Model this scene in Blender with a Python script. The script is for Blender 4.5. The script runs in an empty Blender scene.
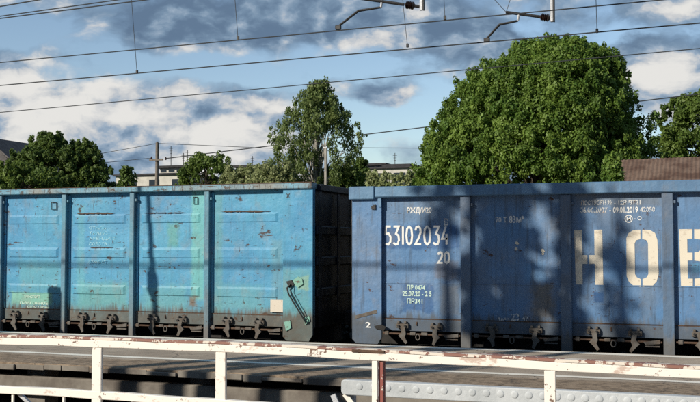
import bpy, bmesh, math, random
import numpy as np
from mathutils import Vector, Matrix, noise as mnoise
R = math.radians
random.seed(7); rng = np.random.default_rng(7)
sc = bpy.context.scene
COL = sc.collection

# ------------------------------------------------------------------ camera
F = 1000.0; PSI = R(20.3); PITCH = math.atan(45/1000.0); EYE = 2.4
cam_d = bpy.data.cameras.new('camera'); cam = bpy.data.objects.new('camera', cam_d); COL.objects.link(cam)
cam_d.sensor_width = 36.0; cam_d.lens = F/700*36.0
cam_d.clip_start = .1; cam_d.clip_end = 3000
cam.location = (0, 0, EYE); cam.rotation_euler = (math.pi/2+PITCH, 0, PSI)
sc.camera = cam

# ------------------------------------------------------------------ sun
SUN_A = R(33); SUN_E = R(25)          # light travels towards +x +y
LD = Vector((math.sin(SUN_A)*math.cos(SUN_E), math.cos(SUN_A)*math.cos(SUN_E), -math.sin(SUN_E)))
sd = bpy.data.lights.new('sun', 'SUN'); sun = bpy.data.objects.new('sun', sd); COL.objects.link(sun)
sd.energy = 5.0; sd.angle = R(.53); sd.color = (1, .92, .79)
sun.rotation_euler = LD.to_track_quat('-Z', 'Y').to_euler(); sun.location = (-20, -30, 30)

sc.view_settings.view_transform = 'Standard'; sc.view_settings.look = 'None'
sc.view_settings.exposure = 0; sc.view_settings.gamma = 1; sc.view_settings.use_curve_mapping = False
sc.render.engine = 'CYCLES'
sc.cycles.use_denoising = False
sc.cycles.max_bounces = 6; sc.cycles.transparent_max_bounces = 4

# ------------------------------------------------------------------ node helpers
class NT:
    def __init__(s, tree): s.t = tree
    def n(s, typ, ins=None, **kw):
        nd = s.t.nodes.new(typ)
        for k, v in kw.items(): setattr(nd, k, v)
        for k, v in (ins or {}).items():
            if isinstance(v, bpy.types.NodeSocket): s.t.links.new(v, nd.inputs[k])
            else: nd.inputs[k].default_value = v
        return nd
    def m(s, op, a, b=None, c=None, clamp=False):
        ins = {0: a}
        if b is not None: ins[1] = b
        if c is not None: ins[2] = c
        nd = s.n('ShaderNodeMath', ins, operation=op); nd.use_clamp = clamp
        return nd.outputs[0]
    def mix(s, f, a, b, blend='MIX'):
        nd = s.n('ShaderNodeMix', data_type='RGBA', blend_type=blend)
        for k, v in ((0, f), (6, a), (7, b)):
            if isinstance(v, bpy.types.NodeSocket): s.t.links.new(v, nd.inputs[k])
            elif k == 0: nd.inputs[k].default_value = v
            else: nd.inputs[k].default_value = (*v, 1) if len(v) == 3 else v
        return nd.outputs[2]
    def noise(s, vec, scale, detail=4, rough=.55, dist=0, lac=2.0):
        nd = s.n('ShaderNodeTexNoise', {'Vector': vec, 'Scale': scale, 'Detail': detail, 'Roughness': rough, 'Distortion': dist, 'Lacunarity': lac})
        return nd.outputs['Fac']
    def ss(s, v, a, b):
        nd = s.n('ShaderNodeMapRange', {0: v, 1: a, 2: b, 3: 0.0, 4: 1.0}, interpolation_type='SMOOTHSTEP')
        return nd.outputs[0]
    def scale(s, vec, sx, sy, sz, off=(0, 0, 0)):
        return s.n('ShaderNodeMapping', {'Vector': vec, 'Scale': (sx, sy, sz), 'Location': off}).outputs[0]

# ------------------------------------------------------------------ world
w = bpy.data.worlds.new('World'); sc.world = w; w.use_nodes = True
T = NT(w.node_tree); w.node_tree.nodes.clear()
sky = T.n('ShaderNodeTexSky', sky_type='NISHITA', sun_disc=False, sun_elevation=SUN_E,
          sun_rotation=math.pi+SUN_A, altitude=100, air_density=1.0, dust_density=.6, ozone_density=1.5)
tc = T.n('ShaderNodeTexCoord').outputs['Generated']
def dot(v): return T.n('ShaderNodeVectorMath', {0: tc, 1: v}, operation='DOT_PRODUCT').outputs['Value']
fw = T.m('ADD', T.m('ABSOLUTE', dot((-math.sin(PSI), math.cos(PSI), 0))), .12)
U = T.m('DIVIDE', dot((math.cos(PSI), math.sin(PSI), 0)), fw)
V = T.m('DIVIDE', dot((0, 0, 1)), fw)
K = 1.12
def uvp(px, py): return ((px-350)/1000/K, (246-py)/1000/K)
uv = T.n('ShaderNodeCombineXYZ', {0: U, 1: V, 2: 0.0}).outputs[0]
wn = T.n('ShaderNodeTexNoise', {'Vector': uv, 'Scale': 9.0, 'Detail': 6.0, 'Roughness': .6})
warp = T.n('ShaderNodeVectorMath', {0: T.n('ShaderNodeVectorMath', {0: wn.outputs['Color'], 1: (.5, .5, .5)}, operation='SUBTRACT').outputs[0], 1: (.055, .04, 0)}, operation='MULTIPLY').outputs[0]
uvw = T.n('ShaderNodeVectorMath', {0: uv, 1: warp}, operation='ADD').outputs[0]
sp = T.n('ShaderNodeSeparateXYZ', {0: uvw}); UU, VV = sp.outputs[0], sp.outputs[1]
def blob(px, py, rx, ry, amp):
    cx, cy = uvp(px, py)
    a = T.m('DIVIDE', T.m('SUBTRACT', UU, cx), rx/1000/K); b = T.m('DIVIDE', T.m('SUBTRACT', VV, cy), ry/1000/K)
    q = T.m('ADD', T.m('MULTIPLY', a, a), T.m('MULTIPLY', b, b))
    return T.m('MULTIPLY', T.m('EXPONENT', T.m('MULTIPLY', q, -1.0)), amp)
def total(ls):
    acc = ls[0]
    for x in ls[1:]: acc = T.m('ADD', acc, x)
    return acc
def fbm(off, sc_=11.0, det=10, rough=.545):
    v = T.scale(uvw, 1.0, 1.7, 1.0, off)
    return T.noise(v, sc_, det, rough)
n0 = fbm((3.1, 1.7, 0)); n0s = fbm((3.1+.010, 1.7-.022, 0))
n1 = fbm((7.4, 9.2, 0), 5.0, 5, .5)
# coverage: 1 = cloud, 0 = clear blue
cov = total([T.m('MULTIPLY', T.m('SUBTRACT', n0, .5), 3.2), T.m('MULTIPLY', T.m('SUBTRACT', n1, .5), 1.2)] + [blob(*b) for b in [
    (28, 38, 50, 22, -.75), (195, 68, 85, 16, -.9), (330, 52, 45, 20, -.5), (95, 75, 50, 9, -.3), (420, 118, 85, 34, -.8), (330, 130, 50, 35, -.55), (640, 125, 25, 25, -.6), (600, 28, 60, 12, -.2),
    (60, 110, 90, 28, .6), (220, 125, 110, 28, .6), (230, 22, 120, 26, .7), (380, 98, 34, 12, .9), (440, 30, 110, 26, .4),
    (665, 85, 50, 30, 1.2), (405, 148, 35, 16, .7), (640, 10, 80, 20, .5), (80, 158, 90, 22, .5)]])
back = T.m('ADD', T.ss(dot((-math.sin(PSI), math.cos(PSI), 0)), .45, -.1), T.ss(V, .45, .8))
cov = T.m('ADD', T.m('ADD', cov, .42), T.m('MULTIPLY', back, 1.6))      # unseen dark cloud added overhead and behind the viewer to lower ambient light
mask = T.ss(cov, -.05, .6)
# brightness: 1 = sunlit white, 0 = slate underside
lit = total([T.m('MULTIPLY', T.m('SUBTRACT', n0, n0s), 5.0), T.m('MULTIPLY', T.m('SUBTRACT', n0, .5), 1.2)] + [blob(*b) for b in [
    (60, 100, 95, 24, .85), (20, 125, 60, 26, .6), (235, 116, 55, 20, .75), (180, 138, 55, 15, .4), (115, 125, 60, 20, .2), (130, 140, 180, 35, .28), (250, 145, 90, 25, .2), (470, 30, 150, 30, .10), (670, 78, 50, 22, .95), (662, 112, 34, 14, .3), (405, 150, 34, 18, .6),
    (100, 30, 18, 14, .35), (660, 8, 60, 12, .25), (90, 150, 60, 25, -.05), (215, 20, 110, 26, -.45), (380, 98, 36, 14, -.2), (520, 15, 160, 26, -.15),
    (30, 72, 45, 8, -.15)]])
lit = T.m('SUBTRACT', T.m('ADD', lit, .20), T.m('MULTIPLY', back, 2.2))  # the added unseen cloud is kept dark so shade comes out deeper
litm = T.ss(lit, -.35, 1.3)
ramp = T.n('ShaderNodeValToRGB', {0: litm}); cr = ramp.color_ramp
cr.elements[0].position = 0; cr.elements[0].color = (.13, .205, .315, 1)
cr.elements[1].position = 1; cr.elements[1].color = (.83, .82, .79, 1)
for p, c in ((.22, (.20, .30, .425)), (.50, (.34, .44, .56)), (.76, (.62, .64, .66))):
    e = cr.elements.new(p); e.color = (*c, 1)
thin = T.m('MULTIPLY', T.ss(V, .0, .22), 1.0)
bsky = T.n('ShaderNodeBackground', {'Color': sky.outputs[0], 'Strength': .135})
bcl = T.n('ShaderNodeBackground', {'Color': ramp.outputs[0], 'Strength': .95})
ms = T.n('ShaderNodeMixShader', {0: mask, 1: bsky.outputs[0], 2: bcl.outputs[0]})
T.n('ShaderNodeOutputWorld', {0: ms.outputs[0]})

# ------------------------------------------------------------------ geometry helpers
def ray(px, py):
    d = Vector(((px-350)/F, -(py-201)/F, -1)); return (cam_rot @ d)
cam_rot = Matrix.Rotation(PSI, 3, 'Z') @ Matrix.Rotation(math.pi/2+PITCH, 3, 'X')
def onY(px, py, Y):
    d = ray(px, py); t = Y/d.y
    return Vector((d.x*t, Y, EYE+d.z*t))
def onZ(px, py, Z):
    d = ray(px, py); t = (Z-EYE)/d.z
    return Vector((d.x*t, d.y*t, Z))
WORIG = {}
def worig(o): return WORIG.get(o.name, Vector((0, 0, 0))) if o else Vector((0, 0, 0))
def tag(o, label=None, cat=None, group=None, kind=None):
    if label: o['label'] = label
    if cat: o['category'] = cat
    if group: o['group'] = group
    if kind: o['kind'] = kind
    return o
def empty(name, loc, label=None, cat=None, group=None, kind=None, parent=None):
    o = bpy.data.objects.new(name, None); COL.objects.link(o); o.empty_display_size = .3
    o.location = Vector(loc) - worig(parent); o.parent = parent
    WORIG[o.name] = Vector(loc)
    return tag(o, label, cat, group, kind)
def mesh_obj(name, verts, faces, mat, parent=None, smooth=False, origin=None):
    me = bpy.data.meshes.new(name)
    og = worig(parent)
    o0 = Vector(origin) if origin is not None else og
    me.from_pydata([tuple(Vector(v)-o0) for v in verts], [], faces); me.update()
    if mat: me.materials.append(mat)
    if smooth: me.polygons.foreach_set('use_smooth', [True]*len(me.polygons))
    o = bpy.data.objects.new(name, me); COL.objects.link(o)
    o.parent = parent; o.location = o0-og; WORIG[o.name] = o0
    return o
class MB:
    def __init__(s): s.v = []; s.f = []
    def add(s, vs, fs):
        b = len(s.v); s.v += [Vector(v) for v in vs]; s.f += [tuple(i+b for i in f) for f in fs]; return s
    def box(s, x0, x1, y0, y1, z0, z1, bev=0):
        if x0 > x1: x0, x1 = x1, x0
        if y0 > y1: y0, y1 = y1, y0
        if z0 > z1: z0, z1 = z1, z0
        bev = min(bev, (x1-x0)*.4, (y1-y0)*.4, (z1-z0)*.4)
        if bev <= 0:
            vs = [(x, y, z) for z in (z0, z1) for y in (y0, y1) for x in (x0, x1)]
            return s.add(vs, [(0, 2, 3, 1), (4, 5, 7, 6), (0, 1, 5, 4), (2, 6, 7, 3), (0, 4, 6, 2), (1, 3, 7, 5)])
        bm = bmesh.new(); bmesh.ops.create_cube(bm, size=1)
        for v in bm.verts: v.co = Vector((x0+(v.co.x+.5)*(x1-x0), y0+(v.co.y+.5)*(y1-y0), z0+(v.co.z+.5)*(z1-z0)))
        bmesh.ops.bevel(bm, geom=list(bm.edges), offset=bev, segments=1, affect='EDGES')
        bm.verts.index_update(); vs = [v.co.copy() for v in bm.verts]; fs = [tuple(v.index for v in f.verts) for f in bm.faces]
        bm.free(); return s.add(vs, fs)
    def bar(s, p, q, wd, ht, up=(0, 0, 1)):      # rectangular bar from p to q
        p, q = Vector(p), Vector(q); d = (q-p).normalized(); u = Vector(up); sd_ = d.cross(u).normalized(); u = sd_.cross(d).normalized()
        vs = [a + sd_*(wd/2*i) + u*(ht/2*j) for a in (p, q) for i, j in ((-1, -1), (1, -1), (1, 1), (-1, 1))]
        return s.add(vs, [(3, 2, 1, 0), (4, 5, 6, 7), (0, 1, 5, 4), (1, 2, 6, 5), (2, 3, 7, 6), (3, 0, 4, 7)])
    def tube(s, pts, r, n=8, cap=True):
        pts = [Vector(p) for p in pts]; rs = r if isinstance(r, (list, tuple)) else [r]*len(pts)
        rings = []
        a = None
        for i, p in enumerate(pts):
            d = (pts[min(i+1, len(pts)-1)]-pts[max(i-1, 0)]).normalized()
            if a is None:
                a = d.orthogonal().normalized()
            else:
                a = (a - d*a.dot(d)).normalized()
            b = d.cross(a)
            rings.append([p+(a*math.cos(2*math.pi*k/n)+b*math.sin(2*math.pi*k/n))*rs[i] for k in range(n)])
        vs = [v for rg in rings for v in rg]; fs = []
        for i in range(len(pts)-1):
            for k in range(n):
                k2 = (k+1) % n; fs.append((i*n+k, i*n+k2, (i+1)*n+k2, (i+1)*n+k))
        if cap: fs.append(tuple(range(n-1, -1, -1))); fs.append(tuple((len(pts)-1)*n+k for k in range(n)))
        return s.add(vs, fs)
    def prism(s, poly, d):                        # poly: coplanar points, d: extrusion vector
        n = len(poly); d = Vector(d); vs = [Vector(p) for p in poly]+[Vector(p)+d for p in poly]
        fs = [tuple(range(n)), tuple(range(2*n-1, n-1, -1))]+[(i, i+n, (i+1) % n+n, (i+1) % n) for i in range(n)]
        return s.add(vs, fs)
    def build(s, name, mat, parent=None, smooth=False, origin=None):
        o = mesh_obj(name, s.v, s.f, mat, parent, False, origin)
        me = o.data; bm = bmesh.new(); bm.from_mesh(me); bmesh.ops.recalc_face_normals(bm, faces=bm.faces); bm.to_mesh(me); bm.free()
        if smooth:
            me.polygons.foreach_set('use_smooth', [True]*len(me.polygons)); me.set_sharp_from_angle(angle=R(38))
        return o
def kids(o): return [c for c in COL.objects if c.parent == o]
def copy_tree(o, parent=None, delta=None):
    c = o.copy(); COL.objects.link(c); c.parent = parent
    if delta is not None: c.location = o.location + Vector(delta)
    WORIG[c.name] = worig(o) + (Vector(delta) if delta is not None else Vector())
    for ch in kids(o): copy_tree(ch, c)
    return c

# ------------------------------------------------------------------ materials
def mat_base(name):
    m = bpy.data.materials.new(name); m.use_nodes = True; m.node_tree.nodes.clear(); t = NT(m.node_tree)
    return m, t
def finish(t, col, rough=.7, bump=None, bs=.3, bd=.01, metal=0, spec=.5, normal=None):
    ins = {'Base Color': col if isinstance(col, bpy.types.NodeSocket) else (*col, 1), 'Roughness': rough, 'Metallic': metal, 'Specular IOR Level': spec}
    if bump is not None:
        ins['Normal'] = t.n('ShaderNodeBump', {'Height': bump, 'Strength': bs, 'Distance': bd}).outputs[0]
    p = t.n('ShaderNodeBsdfPrincipled', ins); t.n('ShaderNodeOutputMaterial', {0: p.outputs[0]})
    return p
def simple(name, c, var=.25, rough=.75, scale=6, c2=None, metal=0, bs=.3):
    m, t = mat_base(name); pos = t.n('ShaderNodeNewGeometry').outputs['Position']
    n = t.noise(pos, scale, 6, .6); n2 = t.noise(pos, scale*7, 3, .6)
    c2 = c2 or tuple(x*(1-var*1.6) for x in c)
    col = t.mix(t.ss(n, .35, .68), c, c2); col = t.mix(t.m('MULTIPLY', n2, var), col, tuple(x*.5 for x in c))
    finish(t, col, rough, n2, bs, .01, metal); return m
def paint(name, base, alt, lower, dirt, rustc=(.13, .065, .035), rust=.62, streak=.35, patches=(), dirt_top=1.19, dents=(), chips=.70):
    """weathered wagon paint in world position"""
    m, t = mat_base(name); pos = t.n('ShaderNodeNewGeometry').outputs['Position']
    s3 = t.n('ShaderNodeSeparateXYZ', {0: pos}); X, Z = s3.outputs[0], s3.outputs[2]
    big = t.noise(pos, .9, 5, .55); mid = t.noise(t.scale(pos, 1, 1, 1, (5, 1, 2)), 3.2, 6, .62)
    stk = t.noise(t.scale(pos, 7.0, 1, .55), 2.2, 5, .6); fine = t.noise(pos, 26, 6, .7)
    col = t.mix(t.ss(big, .35, .66), base, alt)
    col = t.mix(t.m('MULTIPLY', t.ss(mid, .48, .72), .45), col, tuple(min(1, x*1.35+.02) for x in base))
    col = t.mix(t.m('MULTIPLY', t.ss(t.m('ADD', Z, t.m('MULTIPLY', mid, .6)), 2.1, 1.35), .75), col, lower)
    wa = t.n('ShaderNodeTexNoise', {'Vector': pos, 'Scale': 7.0, 'Detail': 5.0, 'Roughness': .6}).outputs['Color']
    ws = t.n('ShaderNodeSeparateXYZ', {0: wa})
    for (x0, x1, z0, z1, c, amt, edge, soft) in patches:
        xx = t.m('ADD', X, t.m('MULTIPLY', t.m('SUBTRACT', ws.outputs[0], .5), edge)); zz = t.m('ADD', Z, t.m('MULTIPLY', t.m('SUBTRACT', ws.outputs[1], .5), edge))
        dx = t.m('SUBTRACT', t.m('ABSOLUTE', t.m('SUBTRACT', xx, (x0+x1)/2)), (x1-x0)/2)
        dz = t.m('SUBTRACT', t.m('ABSOLUTE', t.m('SUBTRACT', zz, (z0+z1)/2)), (z1-z0)/2)
        d = t.m('MAXIMUM', dx, dz)
        f = t.m('MULTIPLY', t.ss(d, soft, -soft), amt)
        col = t.mix(f, col, c)
    col = t.mix(t.m('MULTIPLY', t.ss(stk, .47, .75), streak), col, tuple(x*.55 for x in dirt))
    col = t.mix(t.m('MULTIPLY', t.ss(fine, .45, .75), .22), col, tuple(x*.4 for x in base))
    # dirt thrown up over the bottom sill
    dz = t.m('ADD', Z, t.m('MULTIPLY', t.m('SUBTRACT', stk, .5), .5))
    dm = t.m('MULTIPLY', t.ss(dz, dirt_top+.12, dirt_top-.06), t.m('ADD', .62, t.m('MULTIPLY', mid, .5)), clamp=True)
    col = t.mix(dm, col, dirt)
    # rust: chipped spots, larger scabs and thin scratches
    r1 = t.ss(t.noise(pos, 13, 8, .72), chips-.02, chips+.02)
    r2 = t.m('MULTIPLY', t.ss(t.noise(t.scale(pos, 1, 1, 1.5, (9, 3, 1)), 3.7, 9, .7), rust, rust+.035), 1.0)
    sc1 = t.ss(t.noise(t.scale(pos, 1.4, 1, 9, (2, 8, 4)), 3.1, 7, .62), rust+.045, rust+.07)
    sc2 = t.ss(t.noise(t.scale(pos, 11, 1, 1.6, (6, 8, 4)), 3.1, 7, .62), rust+.05, rust+.075)
    rm = t.m('MAXIMUM', t.m('MAXIMUM', r1, r2), t.m('MAXIMUM', sc1, sc2))
    rc = t.mix(t.noise(pos, 30, 4, .6), rustc, tuple(x*.25 for x in rustc))
    halo = t.ss(t.noise(t.scale(pos, 1, 1, .7, (9, 3, 1)), 3.7, 5, .6), rust-.1, rust+.06)
    col = t.mix(t.m('MULTIPLY', halo, .22), col, (.26, .22, .17))
    col = t.mix(t.m('MULTIPLY', rm, .88), col, rc)
    hgt = t.m('ADD', t.m('MULTIPLY', big, 1.5), t.m('ADD', t.m('MULTIPLY', mid, .5), t.m('MULTIPLY', t.m('SUBTRACT', fine, rm), .06)))
    rough = t.m('ADD', .5, t.m('MULTIPLY', t.m('MAXIMUM', rm, dm), .35))
    for (dx0, dz0, r, dep) in dents:
        a = t.m('DIVIDE', t.m('SUBTRACT', X, dx0), r); b = t.m('DIVIDE', t.m('SUBTRACT', Z, dz0), r)
        q = t.m('EXPONENT', t.m('MULTIPLY', t.m('ADD', t.m('MULTIPLY', a, a), t.m('MULTIPLY', b, b)), -1.0))
        hgt = t.m('SUBTRACT', hgt, t.m('MULTIPLY', q, dep))
    finish(t, col, rough, hgt, .55, .05, 0, .35)
    return m
def fleck(name, base, under, thr=.63, scale=18, second=None):
    m, t = mat_base(name); pos = t.n('ShaderNodeNewGeometry').outputs['Position']
    n = t.noise(pos, scale, 8, .7); n2 = t.noise(pos, 3, 5, .6)
    col = t.mix(t.m('MULTIPLY', n2, .3), base, tuple(x*.7 for x in base))
    if second: col = t.mix(t.ss(t.noise(t.scale(pos, .5, 1, 1, (3, 3, 3)), 4, 7, .7), .56, .62), col, second)
    msk = t.ss(t.m('ADD', n, t.m('MULTIPLY', t.m('SUBTRACT', n2, .5), .25)), thr, thr+.02)
    col = t.mix(msk, col, under)
    finish(t, col, .6, t.m('SUBTRACT', n2, msk), .3, .004); return m

Yt = 16.20                      # front of wagon posts
def WX(px): return onY(px, 246, Yt).x
def WZ(px, py): return onY(px, py, Yt).z
def box_px(x0, y0, x1, y1):
    a = onY(x0, y0, Yt+.105); b = onY(x1, y1, Yt+.105); return (min(a.x, b.x), max(a.x, b.x), min(a.z, b.z), max(a.z, b.z))
BR = (.15, .085, .05)
dk = (.035, .11, .27); ltb = (.12, .25, .45); olv = (.17, .15, .12)
M = {}
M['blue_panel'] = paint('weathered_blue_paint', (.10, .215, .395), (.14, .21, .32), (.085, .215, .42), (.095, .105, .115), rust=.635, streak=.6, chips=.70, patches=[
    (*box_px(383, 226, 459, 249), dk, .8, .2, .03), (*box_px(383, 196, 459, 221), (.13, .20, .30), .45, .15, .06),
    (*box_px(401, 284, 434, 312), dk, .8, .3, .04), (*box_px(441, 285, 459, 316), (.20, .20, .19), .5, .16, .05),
    (*box_px(434, 262, 459, 279), (.17, .13, .11), .45, .22, .05),
    (*box_px(533, 284, 554, 318), olv, .8, .32, .09), (*box_px(575, 192, 662, 206), (.16, .18, .20), .5, .14, .05),
    (*box_px(606, 262, 626, 279), (.06, .15, .31), .5, .2, .06), (*box_px(594, 292, 604, 303), (.02, .08, .22), .8, .10, .02), (*box_px(692, 263, 700, 273), (.12, .36, .60), .8, .1, .02),  # small navy blot paints the dent's shadow into the colour
    (*box_px(640, 284, 655, 320), (.14, .17, .20), .4, .16, .06), (*box_px(525, 262, 545, 282), (.12, .28, .50), .6, .14, .04)],
    dents=[(onY(601, 299, Yt).x, onY(601, 299, Yt).z, .22, 1.3), (onY(520, 262, Yt).x, onY(520, 262, Yt).z, .3, .8), (onY(420, 265, Yt).x, onY(420, 265, Yt).z, .25, .8)])
M['blue_post'] = paint('weathered_blue_post_paint', (.09, .165, .28), (.12, .155, .21), (.10, .155, .23), (.13, .125, .115), rust=.66, streak=.5, dirt_top=.95, chips=.7)
M['blue_beam'] = paint('blue_rail_paint', (.12, .235, .37), (.10, .19, .32), (.09, .17, .30), (.10, .10, .10), rust=.665, streak=.35, dirt_top=-5, chips=.72)
M['cyan_panel'] = paint('weathered_cyan_paint', (.062, .26, .455), (.085, .33, .50), (.11, .32, .37), (.11, .09, .07), rust=.615, streak=.22, chips=.675, dirt_top=1.2, patches=[
    (*box_px(12, 292, 52, 305), (.22, .48, .34), .75, .10, .03), (*box_px(12, 300, 20, 330), (.16, .36, .33), .5, .1, .05), (*box_px(168, 223, 178, 247), (.12, .34, .26), .6, .22, .06),
    (*box_px(192, 186, 204, 300), (.16, .46, .42), .7, .10, .04), (*box_px(284, 268, 312, 342), (.12, .34, .36), .6, .22, .05),
    (*box_px(189, 296, 196, 307), (.16, .11, .07), .9, .22, .05), (*box_px(20, 262, 60, 290), (.13, .38, .40), .45, .25, .10), (*box_px(80, 282, 128, 308), (.14, .37, .33), .55, .25, .08), (*box_px(144, 285, 186, 310), (.14, .38, .38), .5, .25, .08), (*box_px(220, 285, 262, 309), (.13, .36, .38), .45, .25, .08), (*box_px(215, 190, 222, 330), (.13, .32, .30), .5, .1, .04), (*box_px(272, 240, 282, 312), (.17, .30, .30), .35, .1, .05), (*box_px(78, 205, 84, 310), (.14, .42, .44), .4, .1, .05), (*box_px(300, 276, 311, 290), (.25, .42, .30), .7, .12, .02),
    (*box_px(92, 313, 102, 330), (.20, .42, .46), .7, .1, .03)])
M['cyan_post'] = paint('weathered_cyan_post_paint', (.11, .21, .29), (.09, .27, .37), (.14, .18, .20), (.17, .16, .15), rust=.64, streak=.45, dirt_top=.9, chips=.69)
M['cyan_beam'] = paint('chipped_cyan_rail_paint', (.12, .31, .43), (.23, .25, .24), (.1, .25, .33), (.2, .2, .2), rustc=(.16, .11, .08), rust=.56, streak=.5, dirt_top=-5, chips=.64)
M['shade_dark_wall'] = paint('shade_darkened_navy', (.004, .009, .02), (.005, .010, .02), (.004, .007, .014), (.008, .008, .008), rustc=(.02, .015, .012), rust=.66)  # shade put into the end walls' colour, navy sunk to near black
M['latch_steel'] = simple('dirty_latch_steel', (.155, .145, .13), .4, .85, 9, (.10, .075, .055))
M['rusty_steel'] = simple('rusty_steel', (.13, .075, .045), .5, .85, 12, (.06, .035, .025))
M['scab'] = simple('old_brown_scab', (.105, .07, .05), .5, .85, 14, (.05, .035, .03))
M['dark_steel'] = simple('dark_steel', (.025, .023, .022), .4, .8, 8)
M['black_steel'] = simple('black_steel', (.012, .012, .013), .3, .55, 8)
M['galv'] = simple('galvanised_steel', (.55, .57, .60), .2, .45, 10, metal=.2)
M['white_letter'] = fleck('white_lettering_paint', (.78, .78, .75), (.25, .30, .36), .66, 22)
M['worn_letter'] = fleck('worn_white_lettering_paint', (.62, .63, .62), (.10, .20, .35), .55, 26, (.5, .36, .27))
M['faint_letter'] = fleck('faint_white_lettering_paint', (.32, .58, .68), (.11, .42, .6), .50, 26)
M['pale_letter'] = fleck('pale_lettering_paint', (.55, .72, .62), (.2, .45, .36), .58, 26)
M['cream_letter'] = fleck('cream_stencil_paint', (.72, .66, .54), (.12, .07, .045), .69, 12, (.55, .48, .38))
M['white_rail'] = fleck('chipped_white_railing_paint', (.85, .81, .74), (.17, .10, .07), .615, 17, (.55, .43, .36))
M['red_rail'] = fleck('dark_red_railing_paint', (.26, .07, .055), (.55, .48, .42), .6, 14)
M['flange_paint'] = fleck('red_and_white_flaking_paint', (.27, .13, .10), (.70, .64, .56), .50, 8)
M['silver'] = simple('matt_pale_grey_paint', (.56, .59, .61), .2, .6, 5, (.44, .47, .49))
M['line'] = fleck('worn_white_line_paint', (.90, .86, .76), (.38, .33, .27), .64, 5)
M['concrete'] = simple('stained_concrete', (.26, .235, .20), .4, .9, 2.2, (.12, .10, .085))
M['concrete_pale'] = simple('pale_concrete', (.36, .34, .30), .25, .85, 3)
M['underside'] = simple('void_shade_soil', (.01, .009, .008), .3, .95, 3)  # soil colour lowered to near black for the unlit void
M['wood'] = simple('weathered_wood', (.22, .19, .16), .4, .85, 6, (.13, .11, .09))
M['cablem'] = simple('dark_cable', (.035, .04, .045), .2, .6, 5)
M['insul'] = simple('brown_insulator_glaze', (.05, .025, .02), .3, .3, 8)

def platform_mat():
    m, t = mat_base('dusty_asphalt'); pos = t.n('ShaderNodeNewGeometry').outputs['Position']
    s3 = t.n('ShaderNodeSeparateXYZ', {0: pos}); Y = s3.outputs[1]; X = s3.outputs[0]
    a = t.noise(pos, 1.2, 6, .6); b = t.noise(pos, 60, 4, .7); c = t.noise(t.scale(pos, .25, 1.8, 1), 2.0, 6, .6)
    col = t.mix(t.ss(a, .35, .65), (.36, .295, .23), (.50, .42, .33))
    col = t.mix(t.m('MULTIPLY', t.ss(c, .5, .7), .5), col, (.20, .165, .13))
    ye = t.m('ADD', Y, t.m('MULTIPLY', t.m('SUBTRACT', a, .5), .5))
    soil = t.mix(t.ss(t.noise(pos, 9, 6, .7), .4, .62), (.36, .27, .185), (.18, .13, .085))
    col = t.mix(t.ss(ye, 12.35, 12.2), col, soil)
    wpos = t.n('ShaderNodeVectorMath', {0: pos, 1: t.n('ShaderNodeTexNoise', {'Vector': pos, 'Scale': 2.0, 'Detail': 5.0}).outputs['Color']}, operation='ADD').outputs[0]
    crack = t.n('ShaderNodeTexVoronoi', {'Vector': wpos, 'Scale': .5}, feature='DISTANCE_TO_EDGE').outputs['Distance']
    col = t.mix(t.m('MULTIPLY', t.ss(crack, .012, .003), .6), col, (.03, .028, .025))
    col = t.mix(t.m('MULTIPLY', b, .35), col, (.06, .055, .05))
    finish(t, col, .9, t.m('ADD', b, a), .5, .01); return m
M['asphalt'] = platform_mat()
def ground_mat():
    m, t = mat_base('ballast_and_grass'); pos = t.n('ShaderNodeNewGeometry').outputs['Position']
    Y = t.n('ShaderNodeSeparateXYZ', {0: pos}).outputs[1]
    a = t.noise(pos, .4, 6, .6); v = t.n('ShaderNodeTexVoronoi', {'Vector': pos, 'Scale': 14.0}).outputs['Color']
    bal = t.mix(t.n('ShaderNodeSeparateXYZ', {0: v}).outputs[0], (.05, .045, .04), (.16, .14, .12))
    gr = t.mix(t.ss(t.noise(pos, 3, 8, .7), .35, .65), (.035, .06, .018), (.075, .095, .03))
    f = t.ss(t.m('ADD', Y, t.m('MULTIPLY', a, 3)), 23.0, 24.5)
    finish(t, t.mix(f, bal, gr), .95, t.noise(pos, 12, 5, .7), .7, .05); return m
M['ground'] = ground_mat()
def leaf_mat(name, c1, c2, trans=.3):
    m, t = mat_base(name)
    a = t.n('ShaderNodeAttribute', attribute_name='leafv').outputs['Fac']
    pos = t.n('ShaderNodeNewGeometry').outputs['Position']
    col = t.mix(a, c1, c2); col = t.mix(t.m('MULTIPLY', t.ss(t.noise(pos, .7, 3), .4, .65), .35), col, tuple(x*.7 for x in c1))
    p = t.n('ShaderNodeBsdfPrincipled', {'Base Color': col, 'Roughness': .55, 'Specular IOR Level': .35})
    tr = t.n('ShaderNodeBsdfTranslucent', {'Color': t.mix(.5, col, tuple(min(1, x*1.6) for x in c2))})
    mx = t.n('ShaderNodeMixShader', {0: trans, 1: p.outputs[0], 2: tr.outputs[0]}); t.n('ShaderNodeOutputMaterial', {0: mx.outputs[0]})
    return m
M['leaf_lime'] = leaf_mat('linden_leaves', (.075, .15, .025), (.205, .30, .055))
M['leaf_dark'] = leaf_mat('dark_green_leaves', (.065, .12, .028), (.15, .215, .05))
M['leaf_birch'] = leaf_mat('birch_leaves', (.10, .155, .045), (.23, .29, .10), .35)
M['leaf_pale'] = leaf_mat('pale_shrub_leaves', (.16, .21, .07), (.40, .43, .22), .3)
M['leaf_fresh'] = leaf_mat('fresh_shrub_leaves', (.07, .13, .022), (.17, .24, .05), .3)
M['leaf_shade'] = leaf_mat('shade_dark_weeds', (.014, .016, .009), (.03, .03, .018), .1)  # leaf colour sunk to near black, as shade behind the wagons
M['bark'] = simple('brown_bark', (.10, .08, .06), .4, .9, 6)
M['birchbark'] = simple('white_birch_bark', (.5, .48, .43), .4, .8, 5, (.12, .10, .09))

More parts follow.
